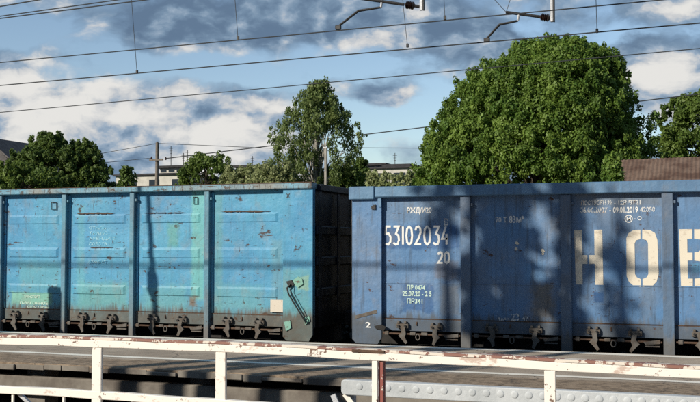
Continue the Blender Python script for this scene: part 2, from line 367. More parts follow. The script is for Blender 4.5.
# ------------------------------------------------------------------ ground, tracks, platform
g = mesh_obj('ground', [(-400, -60, 0), (400, -60, 0), (400, 900, 0), (-400, 900, 0)], [(0, 1, 2, 3)], M['ground']); tag(g, kind='structure')
PZ = .8
PY0, PY1 = 11.4, 15.5
pf = empty('platform', (0, PY0, 0), kind='structure')
mb = MB().box(-60, 40, PY0, PY1, PZ-.07, PZ, .012); mb.build('deck_slab', M['asphalt'], pf)
# rough crumbling edge pieces of the deck
mb = MB()
x = -24.0
while x < 8:
    L = random.uniform(.25, .8); h = random.uniform(.0, .03)
    mb.box(x, x+L-.01, PY0-random.uniform(.005, .05), PY0-.004, PZ-.075-h, PZ-random.uniform(.006, .03), .008); x += L
mb.build('edge_strip', M['concrete'], pf)
MB().box(-60, 40, PY0+.12, PY0+.3, PZ-.42, PZ-.20, .02).build('support_beam', M['concrete'], pf)
for k in range(14):
    xx = -30+k*2.6
    MB().box(xx, xx+.3, PY0+.35, PY0+.65, 0, PZ-.075).build('pier', M['concrete'], pf)
MB().box(-60, 40, PY0+1.6, PY1-.1, 0.002, PZ-.08).build('void_backing', M['underside'], pf)  # near-black block standing in for the shade beneath the deck
def line(ya, yb, z, name='safety_line'):
    bm = MB(); xs = np.arange(-45, 35, .5)
    vs = []
    for xv in xs:
        vs += [(xv, ya+random.uniform(-.012, .012), z), (xv, yb+random.uniform(-.012, .012), z)]
    fs = [(2*i, 2*i+2, 2*i+3, 2*i+1) for i in range(len(xs)-1)]
    o = mesh_obj(name, vs, fs, M['line'], pf); return o
line(12.42, 12.58, PZ+.004); line(15.18, 15.40, PZ+.004)
dk_ = MB().box(-60, 40, -30, 7.9, 0.002, .8, .01).build('footpath', M['asphalt']); tag(dk_, kind='structure')
# rails and sleepers of both tracks
tr = empty('railway_track', (0, 17.7, 0), kind='structure')
for yc in (17.7, 9.7):
    for s in (-1, 1):
        mb = MB().box(-60, 40, yc+s*.76-.036, yc+s*.76+.036, .24, .28, .006).box(-60, 40, yc+s*.76-.009, yc+s*.76+.009, .14, .238).box(-60, 40, yc+s*.76-.07, yc+s*.76+.07, .115, .14)
        mb.build('rail', M['rusty_steel'], tr)
    mb = MB()
    for k in range(180): mb.box(-59+k*.55, -58.75+k*.55, yc-1.35, yc+1.35, .002, .112)
    o = mb.build('sleeper', M['concrete'], tr); tag(o, kind='stuff')

# ------------------------------------------------------------------ railing
RY = 7.5
rl = empty('railing', (-6, RY, .8), 'white pipe railing with chipped paint, red top edge and square posts in front of platform', 'railing')
def RP(px, py): return onY(px, py, RY)
def rail_curve(pix):
    P = [RP(*p) for p in pix]; xs = [p.x for p in P]; zs = [p.z for p in P]
    def f(x):
        if x <= xs[0]: return zs[0]+(x-xs[0])*(zs[1]-zs[0])/(xs[1]-xs[0])
        if x >= xs[-1]: return zs[-1]+(x-xs[-1])*(zs[-1]-zs[-2])/(xs[-1]-xs[-2])
        return float(np.interp(x, xs, zs))
    def g(x): return sum(f(x+d) for d in (-.5, -.3, -.1, .1, .3, .5))/6+.0025*math.sin(x*3.1)+.002*math.sin(x*7.7+1)
    return g
def sweep(fz, xa, xb, y0, y1, h, n=120, wob=0):
    vs = []; fs = []
    for i in range(n+1):
        x = xa+(xb-xa)*i/n; z = fz(x); w_ = .003*math.sin(x*2.3)*wob
        vs += [(x, y0+w_, z-h), (x, y1+w_, z-h), (x, y1+w_, z), (x, y0+w_, z)]
    for i in range(n):
        a = 4*i
        for k in range(4): fs.append((a+k, a+(k+1) % 4, a+4+(k+1) % 4, a+4+k))
    fs += [(0, 1, 2, 3), (4*n+3, 4*n+2, 4*n+1, 4*n)]
    m_ = MB(); m_.add(vs, fs); return m_
topz = rail_curve([(0, 337.2), (180, 342.6), (350, 350.8), (520, 360.3), (700, 369.3)])
lowz = rail_curve([(0, 385.8), (110, 392), (220, 399.7)])
for nm, fz, h, y1 in (('top_rail', topz, .064, .07), ('lower_rail', lowz, .068, .06)):
    o = sweep(fz, -14, 6, RY, RY+y1, h, wob=1).build(nm, M['white_rail'], rl); bv = o.modifiers.new('b', 'BEVEL'); bv.width = .006; bv.segments = 2; bv.limit_method = 'ANGLE'; bv.angle_limit = R(50)
sweep(lambda x: topz(x)+.024, -14, 6, RY-.004, RY+.10, .021).build('top_flange', M['flange_paint'], rl)
postpx = [(-40, -30.5), (91.3, 101), (215, 225.2), (371.5, 377.3), (544, 555.5), (740, 752)]
for i, (a, b) in enumerate(postpx):
    xa, xb = RP(a, 370).x, RP(b, 370).x; zt = topz((xa+xb)/2)-.066
    MB().box(xa, xb, RY+.004, RY+.034, .8, zt, .005).build('post', M['white_rail'], rl)
    if i == 3:
        x2 = RP(382, 370).x
        MB().box(xb+.002, x2, RY+.03, RY+.09, .8, zt, .003).build('post', M['red_rail'], rl)
        MB().box(RP(352, 350).x, RP(385, 350).x, RY-.012, RY+.05, topz(xa)-.004, topz(xa)+.020, .004).build('clamp', M['rusty_steel'], rl)
# infill bars under the lower rail
for px in (10, 61, -22, 130, 178):
    xx = RP(px, 395).x; MB().box(xx, xx+.02, RY+.02, RY+.04, .8, lowz(xx)-.062).build('baluster', M['white_rail'], rl)
xx = RP(14, 392).x; MB().bar((xx, RY+.06, lowz(xx)-.06), (xx+.3, RY+.06, .85), .03, .03, (0, 1, 0)).build('brace', M['galv'], rl)

# pale dimpled barrier beam in front of the platform
BY = 8.9
def BP(px, py): return onY(px, py, BY)
A = BP(341, 379.6); Bq = BP(700, 397.2); bs = (Bq.z-A.z)/(Bq.x-A.x)
hb = BP(400, 383).z-BP(400, 398.5).z
br = empty('barrier_beam', (A.x, BY, .0), 'pale grey steel barrier beam with a row of round dimples and a rounded end', 'barrier')
def bz(x): return A.z+bs*(x-A.x)
mb = MB(); x1 = 5.0; r = .035
n = 10
poly = [(A.x+r*(1-math.cos(t)), bz(A.x)-r*(1-math.sin(t))) for t in np.linspace(0, math.pi/2, 5)]
poly += [(x1, bz(x1)), (x1, bz(x1)-hb)] + [(A.x+r*(1-math.sin(t)), bz(A.x)-hb+r*(1-math.cos(t))) for t in np.linspace(0, math.pi/2, 5)]
mb.prism([(p[0], BY, p[1]) for p in poly], (0, .10, 0))
o = mb.build('beam', M['silver'], br); bv = o.modifiers.new('b', 'BEVEL'); bv.width = .01; bv.segments = 3; bv.limit_method = 'ANGLE'
# round dimples: shallow raised discs
px = 359.5
k = 0
while px < 1000 and k < 34:
    c = Vector((BP(px, 385).x, BY, 0)); c.z = bz(c.x)-hb*.40
    R_ = .034; vs = []; fs = []; rings = [(R_, 0), (R_*.94, .003), (R_*.75, .0055), (R_*.4, .0068)]
    for (rr, dd) in rings:
        for q in range(16): vs.append((c.x+rr*math.cos(q*math.pi/8), BY-.0005-dd, c.z+rr*math.sin(q*math.pi/8)))
    vs.append((c.x, BY-.0076, c.z))
    for j in range(3):
        for q in range(16): q2 = (q+1) % 16; fs.append((j*16+q, j*16+q2, (j+1)*16+q2, (j+1)*16+q))
    for q in range(16): fs.append((3*16+q, 3*16+(q+1) % 16, 64))
    mb = MB(); mb.add(vs, fs); mb.build('dimple', M['silver'], br, True)
    px += 14.1; k += 1
for xx in (A.x+.03, A.x+1.6, A.x+3.2):
    MB().box(xx, xx+.06, BY+.10, BY+.18, 0.1, bz(xx)-.03, .004).build('support_post', M['galv'], br)
MB().bar((A.x+.02, BY+.05, bz(A.x)-hb+.004), (A.x+.14, BY+.05, bz(A.x)-hb-.14), .05, .02, (0, 1, 0)).build('bracket', M['white_rail'], br)
MB().bar((A.x-.10, BY+.05, bz(A.x)-hb-.01), (A.x-.05, BY+.05, bz(A.x)-hb-.12), .05, .02, (0, 1, 0)).build('bracket', M['galv'], br)

# ------------------------------------------------------------------ lettering
def letters(name, text, pbox, mat, parent, Y, shear=0, n_sp=1.0, jitter=0):
    cu = bpy.data.curves.new('txt', 'FONT'); cu.body = text; cu.shear = shear; cu.space_character = n_sp; cu.resolution_u = 3; cu.offset = .022
    ob = bpy.data.objects.new('txt', cu); COL.objects.link(ob)
    bpy.context.view_layer.update()
    me = ob.to_mesh(); V_ = [v.co.copy() for v in me.vertices]; Fs = [tuple(p.vertices) for p in me.polygons]; ob.to_mesh_clear()
    bpy.data.objects.remove(ob); bpy.data.curves.remove(cu)
    x0 = min(v.x for v in V_); x1 = max(v.x for v in V_); y0 = min(v.y for v in V_); y1 = max(v.y for v in V_)
    px0, py0, px1, py1 = pbox
    tl, tr_, bl, b_r = onY(px0, py0, Y), onY(px1, py0, Y), onY(px0, py1, Y), onY(px1, py1, Y)
    vs = []
    for v in V_:
        a = (v.x-x0)/(x1-x0); b = (v.y-y0)/(y1-y0)
        xx = tl.x+(tr_.x-tl.x)*a; vs.append((xx, Y, bl.z+(tl.z-bl.z)*b))
    return mesh_obj(name, vs, Fs, mat, parent)
STROKES = {
 '5': [[(.9, 1), (.25, 1), (.18, .58), (.6, .62), (.88, .42), (.85, .15), (.55, 0), (.1, .05)]],
 '3': [[(.1, 1), (.85, 1), (.45, .6), (.8, .5), (.88, .25), (.7, .03), (.4, 0), (.08, .1)]],
 '1': [[(.5, 1), (.5, 0)]],
 '0': [[(.5, 1), (.22, .88), (.12, .5), (.22, .12), (.5, 0), (.78, .12), (.88, .5), (.78, .88), (.5, 1)]],
 '2': [[(.12, .78), (.25, .96), (.55, 1), (.8, .9), (.85, .68), (.6, .38), (.1, .02), (.92, .02)]],
 '4': [[(.62, 1), (.1, .32), (.95, .32)], [(.72, .6), (.72, 0)]],
}
def stroke_number(name, text, pbox, widths, lw, mat, parent, Y):
    px0, py0, px1, py1 = pbox; tot = sum(widths); mb = MB(); cx = px0
    for ch, wd in zip(text, widths):
        wpx = (px1-px0)*wd/tot; a = onY(cx, py0, Y); b = onY(cx+wpx*.84, py1, Y)
        for st in STROKES[ch]:
            P = [Vector((a.x+(b.x-a.x)*u, b.z+(a.z-b.z)*v)) for u, v in st]
            # offset ribbon
            Lp, Rp = [], []
            for i, p in enumerate(P):
                d0 = (P[i]-P[max(i-1, 0)]); d1 = (P[min(i+1, len(P)-1)]-P[i])
                if i == 0: d0 = d1
                if i == len(P)-1: d1 = d0
                if P[0] == P[-1] and i in (0, len(P)-1): d0 = P[-1]-P[-2]; d1 = P[1]-P[0]
                d = (d0.normalized()+d1.normalized()); d = d.normalized() if d.length > 1e-5 else d1.normalized()
                nn = Vector((-d.y, d.x)); k_ = 1/max(.55, nn.dot(Vector((-d1.normalized().y, d1.normalized().x))))
                Lp.append(p+nn*lw*.5*k_); Rp.append(p-nn*lw*.5*k_)
            base = [(q.x, Y, q.y) for pr in zip(Lp, Rp) for q in pr]
            mb.add(base, [(2*i, 2*i+2, 2*i+3, 2*i+1) for i in range(len(P)-1)])
        cx += wpx
    return mesh_obj(name, mb.v, mb.f, mat, parent)
def poly_letter(name, polys, mat, parent, Y):
    mb = MB()
    for pl in polys:
        ps = [onY(x, y, Y) for x, y in pl]; mb.add(ps, [tuple(range(len(ps)))])
    o = mesh_obj(name, mb.v, mb.f, mat, parent)
    bm = bmesh.new(); bm.from_mesh(o.data)
    for f in bm.faces:
        f.normal_update()
        if f.normal.y > 0: f.normal_flip()
    bmesh.ops.triangulate(bm, faces=bm.faces); bm.to_mesh(o.data); bm.free(); return o

# ------------------------------------------------------------------ wagons
ZT_CH = .965; SEAM = 1.18
YP = Yt+.105
def latch(parent, x, z0=ZT_CH, flip=1):
    h = MB().box(x-.11, x+.10, Yt+.03, YP-.013, z0+.035, z0+.11, .008).build('hatch_latch', M['latch_steel'], parent)
    MB().box(x-.09, x-.05, Yt+.02, YP-.013, z0+.113, z0+.15, .006).build('ear', M['latch_steel'], h)
    MB().box(x+.03, x+.07, Yt+.02, YP-.013, z0+.113, z0+.15, .006).build('ear', M['latch_steel'], h)
    j = random.uniform(-.02, .02)
    pl = [(x-.03*flip, z0+.05), (x+.05*flip, z0+.05), (x+.065*flip, z0-.06), (x+.045*flip, z0-.11), (x+.075*flip+j, z0-.20), (x+.04*flip+j, z0-.225), (x-.02*flip, z0-.13), (x-.065*flip, z0-.09), (x-.01*flip, z0-.03)]
    MB().prism([(p[0], Yt-.003, p[1]) for p in pl], (0, .03, 0)).build('hook', M['latch_steel'], h)
    for dx in (-.07, .05): MB().tube([(x+dx, Yt+.028, z0+.075), (x+dx, Yt-.004, z0+.075)], .018, 8).build('bolt', M['black_steel'], h)
    return h
def bay_gear(parent, xl, xr):
    """hatch hardware below one bay"""
    w_ = xr-xl; z = ZT_CH-.045
    MB().tube([(xl+.02, Yt+.045, z), (xr-.02, Yt+.045, z-.01)], .016, 8).build('torsion_rod', M['rusty_steel'], parent, True)
    latch(parent, xl+w_*random.uniform(.22, .27), z0=ZT_CH+.012, flip=1); latch(parent, xl+w_*random.uniform(.67, .73), flip=-1 if random.random() < .5 else 1)
    c = (xl+w_*.46, z-.03)
    pts = [(c[0]+.035*math.sin(a), Yt+.02, c[1]-.02+.05*math.cos(a)) for a in np.linspace(0, 2*math.pi, 13)]
    MB().tube(pts, .010, 6, False).build('ring', M['latch_steel'], parent, True)
    MB().box(xl+.05, xl+.12, Yt+.015, Yt+.04, z-.03, z+.04, .01).build('hinge', M['latch_steel'], parent)
    MB().box(xl+w_*.36, xl+w_*.43, Yt+.02, Yt+.05, z-.02, z+.03, .008).build('hinge', M['latch_steel'], parent)
    MB().box(xl+w_*.5, xl+w_*.58, Yt+.02, Yt+.05, z-.02, z+.03, .008).build('hinge', M['latch_steel'], parent)
    MB().prism([(xr-.30, Yt+.02, z-.01), (xr-.05, Yt+.02, z+.03), (xr-.05, Yt+.02, z-.03), (xr-.27, Yt+.02, z-.05)], (0, .02, 0)).build('lever', M['latch_steel'], parent)
    MB().box(xr-.27, xr-.06, Yt+.03, Yt+.05, z-.085, z-.065).build('lever', M['latch_steel'], parent)
    MB().tube([(xl+w_*.46-.04, YP-.014, SEAM-.06), (xl+w_*.46-.04, YP-.03, SEAM-.12)], .01, 6).build('lug', M['rusty_steel'], parent)
def bogie(parent, xc):
    b = empty('bogie', (xc, 17.7, 0), parent=parent)
    MB().box(xc-1.2, xc+1.2, 16.62, 16.78, .45, .70, .03).box(xc-1.2, xc+1.2, 18.62, 18.78, .45, .70, .03).box(xc-.2, xc+.2, 16.7, 18.7, .45, .8, .03).build('frame', M['dark_steel'], b)
    for dx in (-.925, .925):
        for s in (-1, 1):
            MB().tube([(xc+dx, 17.7+s*.70, .755), (xc+dx, 17.7+s*.83, .755)], .475, 28).build('wheel', M['dark_steel'], b, True)
def wagon(name, label, X0, X1, posts, pw, ztop, bh, mats, ribs, root_label_group):
    root = empty(name, (X0 if name else X0, 17.7, 0), label, 'railway wagon', root_label_group)
    pm, om, bm_ = mats
    W = 2.9; YB = YP+W
    # edges of all bays
    edges = []
    cur = X0
    for p in posts: edges.append((cur, p-pw)); cur = p
    edges.append((cur, X1))
    for i, (a, b) in enumerate(edges):
        mb = MB(); mb.box(a-(.0 if i == 0 else pw), b, YP, YP+.02, SEAM, ztop-.02)
        first, last = (i == 0), (i == len(edges)-1)
        ha, hb_ = a, b
        if first: ha = a+.535
        if last: hb_ = b-.57
        if ribs:
            for (zt_, zb_) in ((3.01, 2.83), (2.37, 2.175), (1.66, 1.475)):
                xa, xb = ha+.10, hb_-.13; e = .016; tp = .028
                f = [(xa, YP, zb_), (xb, YP, zb_), (xb, YP, zt_), (xa, YP, zt_)]
                k = [(xa+.05, YP-e, zb_+tp*.5), (xb-.05, YP-e, zb_+tp*.5), (xb-.05, YP-e, zt_-tp*1.4), (xa+.05, YP-e, zt_-tp*1.4)]
                mb.add(f+k, [(4, 5, 6, 7), (0, 1, 5, 4), (1, 2, 6, 5), (2, 3, 7, 6), (3, 0, 4, 7)])
            mb.box(ha+.02, hb_-.02, YP-.006, YP-.001, 1.985, 2.0)
            mb.box(a+.002, a+.045, YP-.03, YP-.001, SEAM, ztop-bh-.03)      # narrow frame edge beside post
        else:
            mb.box(ha+.02, hb_-.02, YP-.007, YP-.001, 1.765, 1.785)
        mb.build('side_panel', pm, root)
        # lower chord
        MB().box(a, b, YP-.012, YP+.03, ZT_CH, SEAM-.012, .004).build('side_sill', pm, root)
        m2 = MB(); m2.box(ha+.01, hb_-.01, YP-.018, YP-.0135, SEAM-.016, SEAM-.004); m2.build('weld_seam', M['rusty_steel'], root)
        if first or last:
            c0, c1 = (a, a+.53) if first else (b-.565, b)
            zb = .735; ch = .07
            pl = [(c0, zb+ch), (c0+ch, zb), (c1-ch, zb), (c1, zb+ch*1.6), (c1, ztop-bh-.0), (c0, ztop-bh-.0)]
            MB().prism([(p[0], Yt+.012, p[1]) for p in pl], (0, .04, 0)).build('corner_plate', pm, root)
        if a > -15 and b < 4 or (a < -3 and b > -15): bay_gear(root, max(ha, a), min(hb_, b))
    for i, p in enumerate(posts):
        q = MB().box(p-pw, p, Yt, YP-.001, .55, ztop-bh-.004, .008).build('post', om, root)
        if not ribs or True:
            mm = MB(); 
            for zz in (ztop-bh-.12,): mm.box(p+.004, p+.04, Yt+.02, YP-.005, zz-.05, zz, .006)
            mm.build('hook_eye', om, q)
    # top rail
    yb = Yt-.045
    if ribs:
        mb = MB(); x = X0; 
        mb.box(X0-.01, X1+.01, yb, YP+.10, ztop-bh, ztop, .012); mb.build('top_rail', bm_, root)
        # dented flange on top
        m3 = MB(); x = X0
        while x < X1:
            L = random.uniform(.3, 1.1); m3.box(x, min(x+L-.01, X1), yb+.01, YP+.06, ztop+.001, ztop+random.uniform(.004, .022), .004); x += L
        m3.build('top_flange', M['rusty_steel'], root)
    else:
        MB().box(X0-.04, X0+.42, yb-.02, YP+.10, ztop-bh-.03, ztop+.0, .012).build('corner_cap', bm_, root)
        MB().box(X0+.425, X1+.01, yb, YP+.10, ztop-bh, ztop-.006, .015).build('top_rail', bm_, root)
        MB().box(X0+.425, X1+.01, yb+.008, YP+.02, ztop-bh+.02, ztop-bh+.032).build('top_rail_lip', bm_, root)
    # far side, end walls, floor, centre sill
    MB().box(X0, X1, YB-.05, YB, ZT_CH, ztop-.05).box(X0, X1, YB-.06, YB+.05, ztop-.12, ztop-.004, .01).build('far_side_panel', om, root)
    for xe, s in ((X0, 1), (X1, -1)):
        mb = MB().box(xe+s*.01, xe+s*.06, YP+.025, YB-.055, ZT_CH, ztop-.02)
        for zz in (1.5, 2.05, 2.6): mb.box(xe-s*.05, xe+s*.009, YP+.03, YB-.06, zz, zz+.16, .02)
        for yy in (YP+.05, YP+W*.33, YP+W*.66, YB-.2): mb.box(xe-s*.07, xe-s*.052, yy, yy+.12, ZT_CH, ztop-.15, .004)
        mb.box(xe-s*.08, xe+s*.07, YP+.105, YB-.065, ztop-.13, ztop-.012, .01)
        mb.build('end_wall', M['shade_dark_wall'], root)
    MB().box(X0+.05, X1-.05, YP+.06, YB-.06, .98, 1.12).box(X0+.1, X1-.1, 17.5, 17.9, .62, .975).build('floor_frame', M['dark_steel'], root)
    for xc in (X0+2.2, X1-2.2): bogie(root, xc)
    for xe, s in ((X0, -1), (X1, 1)):
        MB().box(xe+s*.05, xe+s*.33, 17.58, 17.82, .92, 1.18, .03).box(xe-s*.2, xe+s*.05, 17.62, 17.78, .96, 1.14).build('coupler', M['dark_steel'], root)
    return root
# right-hand (steel blue) wagon
pr = [WX(470.3), WX(571), WX(673.6)]
pr += [pr[-1]+1.6*k for k in range(1, 5)]
XR0 = WX(352); XR1 = pr[-1]+2.05
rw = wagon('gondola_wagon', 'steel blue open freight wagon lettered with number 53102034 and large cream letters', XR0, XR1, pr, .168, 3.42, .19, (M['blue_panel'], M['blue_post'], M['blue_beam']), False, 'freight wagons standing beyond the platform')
# left-hand (cyan) wagon
pl_ = [WX(208.8), WX(133.6), WX(65.3), WX(1.0)]
pl_ += [pl_[-1]-1.55*k for k in range(1, 4)]; pl_ = pl_[::-1]
XL1 = WX(312.3); XL0 = pl_[0]-2.15
lw_ = wagon('gondola_wagon', 'light cyan open freight wagon with peeling paint, ribbed panels and rust scabs', XL0, XL1, pl_, .10, 3.51, .10, (M['cyan_panel'], M['cyan_post'], M['cyan_beam']), True, 'freight wagons standing beyond the platform')

# rusty torn scabs on the upper ribs of the cyan wagon
for (x0, x1, y, h) in ((77, 114, 213.6, 3), (144, 186, 213.2, 2.5), (221, 270, 211.5, 3.2), (90, 113, 247.6, 2)):
    mb = MB(); xs = np.sort(np.concatenate([[x0, x1], rng.uniform(x0, x1, 24)])); up = []; dn = []
    for xx in xs:
        e = math.sin((xx-x0)/(x1-x0)*math.pi)**.4; sl = .012*(x0-xx); up.append(onY(xx, y+sl-h*.36*e*random.uniform(.15, 1.0), YP-.021)); dn.append(onY(xx, y+sl+h*.36*e*random.uniform(.1, 1.2)+.1, YP-.021))
    mb.add(up+dn, [(i, i+1, 26+i+1, 26+i) for i in range(25)]); o = mesh_obj('rust_scab', mb.v, mb.f, M['scab'], lw_)

YL = YP-.004
stroke_number('number_lettering', '53102034', (384.2, 226.5, 450, 244.5), [1, .95, .5, 1.05, 1, 1.1, 1.0, 1.0], .035, M['white_letter'], rw, YL)
stroke_number('code_lettering', '20', (437.5, 252.3, 450.8, 263), [1, 1], .034, M['white_letter'], rw, YL)
letters('code_lettering', 'РЖД/И20', (407, 207.3, 431.5, 214.5), M['white_letter'], rw, YL)
letters('code_lettering', 'В', (444, 218.5, 448.5, 225.5), M['worn_letter'], rw, YL)
letters('code_lettering', 'ПР 0474', (407, 284.8, 425, 289.6), M['pale_letter'], rw, YL)
letters('code_lettering', '25.07.20 - 2 5', (402.5, 290.8, 431.5, 296), M['pale_letter'], rw, YL)
letters('code_lettering', 'ПР341', (407, 298.3, 422.5, 303.3), M['pale_letter'], rw, YL)
letters('load_lettering', '70 Т', (495.5, 217, 507, 222.5), M['worn_letter'], rw, YL)
letters('load_lettering', '83м³', (509, 216, 523.5, 222.8), M['white_letter'], rw, YL)
letters('load_lettering', 'ТАРА', (498, 317.6, 509.5, 320.6), M['worn_letter'], rw, YL)
letters('load_lettering', '23', (511, 313.5, 519, 320.8), M['worn_letter'], rw, YL)
letters('load_lettering', '47', (522, 316.3, 528.5, 320.6), M['worn_letter'], rw, YL)
letters('overhaul_lettering', 'ПОСТРОЕН 22', (581, 200.6, 612, 205.3), M['worn_letter'], rw, YL)
letters('overhaul_lettering', '- 12Р ВТ21', (614, 200.2, 640.5, 205), M['worn_letter'], rw, YL)
letters('overhaul_lettering', '06.06.2007 -', (580, 207.4, 611, 212.9), M['worn_letter'], rw, YL)
letters('overhaul_lettering', '09.01.2019', (613, 207, 638, 213), M['white_letter'], rw, YL)
letters('overhaul_lettering', '42050', (640, 207, 655, 211.8), M['worn_letter'], rw, YL)
letters('overhaul_lettering', '- О', (634, 216.3, 641.5, 220.2), M['white_letter'], rw, YL)
mb = MB(); c = onY(628.7, 218.8, YL)
for k in range(20):
    a0, a1 = k*math.pi/10, (k+1)*math.pi/10
    mb.add([(c.x+r_*math.cos(a), YL, c.z+r_*math.sin(a)) for a, r_ in ((a0, .062), (a1, .062), (a1, .048), (a0, .048))], [(3, 2, 1, 0)])
mesh_obj('round_mark', mb.v, mb.f, M['white_letter'], rw)
letters('overhaul_lettering', 'и', (626.6, 217.3, 630.8, 220.4), M['white_letter'], rw, YL)
letters('end_mark', '2', (365.5, 322, 370.5, 327.6), M['white_letter'], rw, Yt+.008)
# cream stencil letters
H = [[(574.2, 230), (582, 229.8), (582.4, 255.2), (587.3, 255.2), (587.3, 263.9), (582.4, 263.9), (582.6, 285), (575.8, 285.2)],
     [(594.2, 229.8), (602.2, 229.6), (603.2, 285), (595.2, 285.4), (594.8, 263.7), (589.2, 263.9), (589.2, 255.2), (594.6, 255.1)]]
Oo = [[(640.4, 229.7), (633.4, 230), (628.6, 233), (626.4, 238), (626.6, 276), (629, 282), (634, 286), (640.8, 287), (640.8, 279), (637, 277.3), (635, 274), (634.6, 243.5), (636.2, 240.2), (640.4, 239)],
      [(642.2, 229.7), (650, 230), (655, 233), (657.4, 240), (658.6, 274), (656.6, 281.6), (652.4, 286), (642.6, 287), (642.6, 279), (646.6, 277.3), (648.4, 274), (648, 243), (646.2, 240), (642.2, 239)]]
Be = [[(679, 229.2), (692.4, 229), (692.4, 238.6), (687.2, 238.8), (687.4, 252.6), (692.6, 252.6), (692.6, 260.4), (687.6, 260.6), (687.9, 278.6), (692.8, 278.6), (692.8, 287), (681, 286.8)],
      [(694.2, 229), (704, 229.4), (709.6, 234), (710.6, 240), (710, 248), (706.4, 254), (711, 260), (712.4, 268), (711.4, 278), (707, 285), (702, 287), (694.6, 287), (694.6, 278.6), (700, 278.2), (703, 274), (703.4, 266), (701, 261.4), (694.4, 260.6), (694.4, 252.4), (699, 251.6), (701.8, 248), (702, 243), (700, 239.4), (694.2, 238.6)]]
for pz in (H, Oo, Be): poly_letter('stencil_letter', pz, M['cream_letter'], rw, YL)
# cyan wagon writing and fittings
letters('faint_lettering', 'ТРАНСПОРТ', (24, 295, 40, 298), M['pale_letter'], lw_, YP-.004)
letters('faint_lettering', 'П-ВАГОННОЕ', (20, 301.2, 48, 304), M['pale_letter'], lw_, YP-.004)
letters('faint_lettering', 'ДЕПО ТЫНДА', (27, 305.5, 50, 307.6), M['pale_letter'], lw_, YP-.004)
letters('faint_lettering', 'СТАЛЬ', (89, 226.6, 106, 229.4), M['faint_letter'], lw_, YP-.004)
letters('faint_lettering', 'ТРАНС', (89, 231.5, 108, 235), M['faint_letter'], lw_, YP-.004)
letters('faint_lettering', 'АРЕНДА 5', (89, 237, 115, 240.4), M['faint_letter'], lw_, YP-.004)
letters('faint_lettering', 'СОБСТВ', (89, 242.2, 107, 245.6), M['faint_letter'], lw_, YP-.004)
letters('faint_lettering', 'ВОЗВРАТ', (88, 260.3, 106, 263.2), M['faint_letter'], lw_, YP-.03)
letters('end_mark', 'Х', (286, 193.6, 290, 198), M['black_steel'], lw_, Yt+.008)
M['placard'] = fleck('pale_placard', (.62, .56, .47), (.42, .28, .18), .60, 14)
a = onY(268.3, 300, Yt-.02); b = onY(281.3, 312.8, Yt-.02)
MB().box(a.x, b.x, YP-.04, YP-.027, b.z, a.z, .002).build('placard', M['placard'], lw_)
def frame_px(x0, y0, x1, y1, Y, mat, parent, r=.007, name='handle'):
    P = [onY(x0, y0, Y), onY(x1, y0, Y), onY(x1, y1, Y), onY(x0, y1, Y)]; P.append(P[0])
    return MB().tube(P, r, 6, False).build(name, mat, parent, True)
frame_px(51.5, 202.5, 56.5, 209.5, YP-.02, M['dark_steel'], lw_)
frame_px(193.5, 197, 197.5, 204, YP-.02, M['dark_steel'], lw_, name='shackle')
# grab handle on the corner
Yh = Yt-.05
Pts = [onY(*p, Yh) for p in ((290, 284.5), (287, 288), (288.5, 294), (303, 318), (305.5, 322.5), (306.5, 319))]
MB().tube([Pts[0]+Vector((0, .06, 0))]+Pts+[Pts[-1]+Vector((0, .06, 0))], .014, 8).build('grab_handle', M['black_steel'], lw_, True)
Pts = [onY(*p, Yh) for p in ((291, 286), (290.5, 291), (305, 317))]
MB().tube([Pts[0]+Vector((0, .06, 0))]+Pts+[Pts[-1]+Vector((0, .06, 0))], .007, 8).build('grab_handle', M['black_steel'], lw_, True)
def plate(pts, Y, d, mat, parent, name): return MB().prism([onY(x, y, Y) for x, y in pts], (0, d, 0)).build(name, mat, parent)
M['greenpl'] = fleck('mint_green_bracket_paint', (.20, .42, .34), (.10, .08, .06), .6, 10)
plate([(293, 280), (298, 276.5), (302, 279), (303, 284), (298, 287.5), (293, 284.5)], Yt-.012, .02, M['greenpl'], lw_, 'bracket')
plate([(286, 281.5), (291.5, 280), (294, 284.5), (289, 288)], Yt-.03, .03, M['black_steel'], lw_, 'bracket')
plate([(303, 318), (309, 316), (310, 321), (305, 325)], Yt-.012, .02, M['greenpl'], lw_, 'bracket')
plate([(284, 322), (290, 320), (291, 328), (286, 331)], Yt-.012, .02, M['greenpl'], lw_, 'bracket')
# fittings on the blue corner
plate([(371, 206), (373, 206), (373, 205), (375.5, 204.6), (375.5, 209.6), (371.4, 209.4)], Yt-.01, .02, M['black_steel'], rw, 'cord_hook')
plate([(355, 315.5), (376.5, 309.8), (377, 313.2), (355, 318.8)], Yt+.004, .007, M['latch_steel'], rw, 'step_strip')
plate([(374, 326), (381, 324.5), (386, 327), (384, 330), (376, 329)], Yt-.02, .03, M['dark_steel'], rw, 'latch_handle')
plate([(377.6, 196), (381, 196), (381, 207), (379, 207)], Yt-.005, .015, M['blue_beam'], rw, 'gusset')
# scraped bare spots on bay two
for (x, y, r_) in ((517, 243, .035), (516.5, 249, .03), (542.5, 251, .035), (543, 254, .02)):
    mb = MB(); c = onY(x, y, YL); ps = [(c.x+r_*random.uniform(.5, 1.3)*math.cos(a), YL, c.z+r_*random.uniform(.5, 1.4)*math.sin(a)) for a in np.arange(0, 2*math.pi, .6)]
    mb.add(ps, [tuple(range(len(ps)))]); mesh_obj('scrape', mb.v, mb.f, M['cream_letter'], rw)

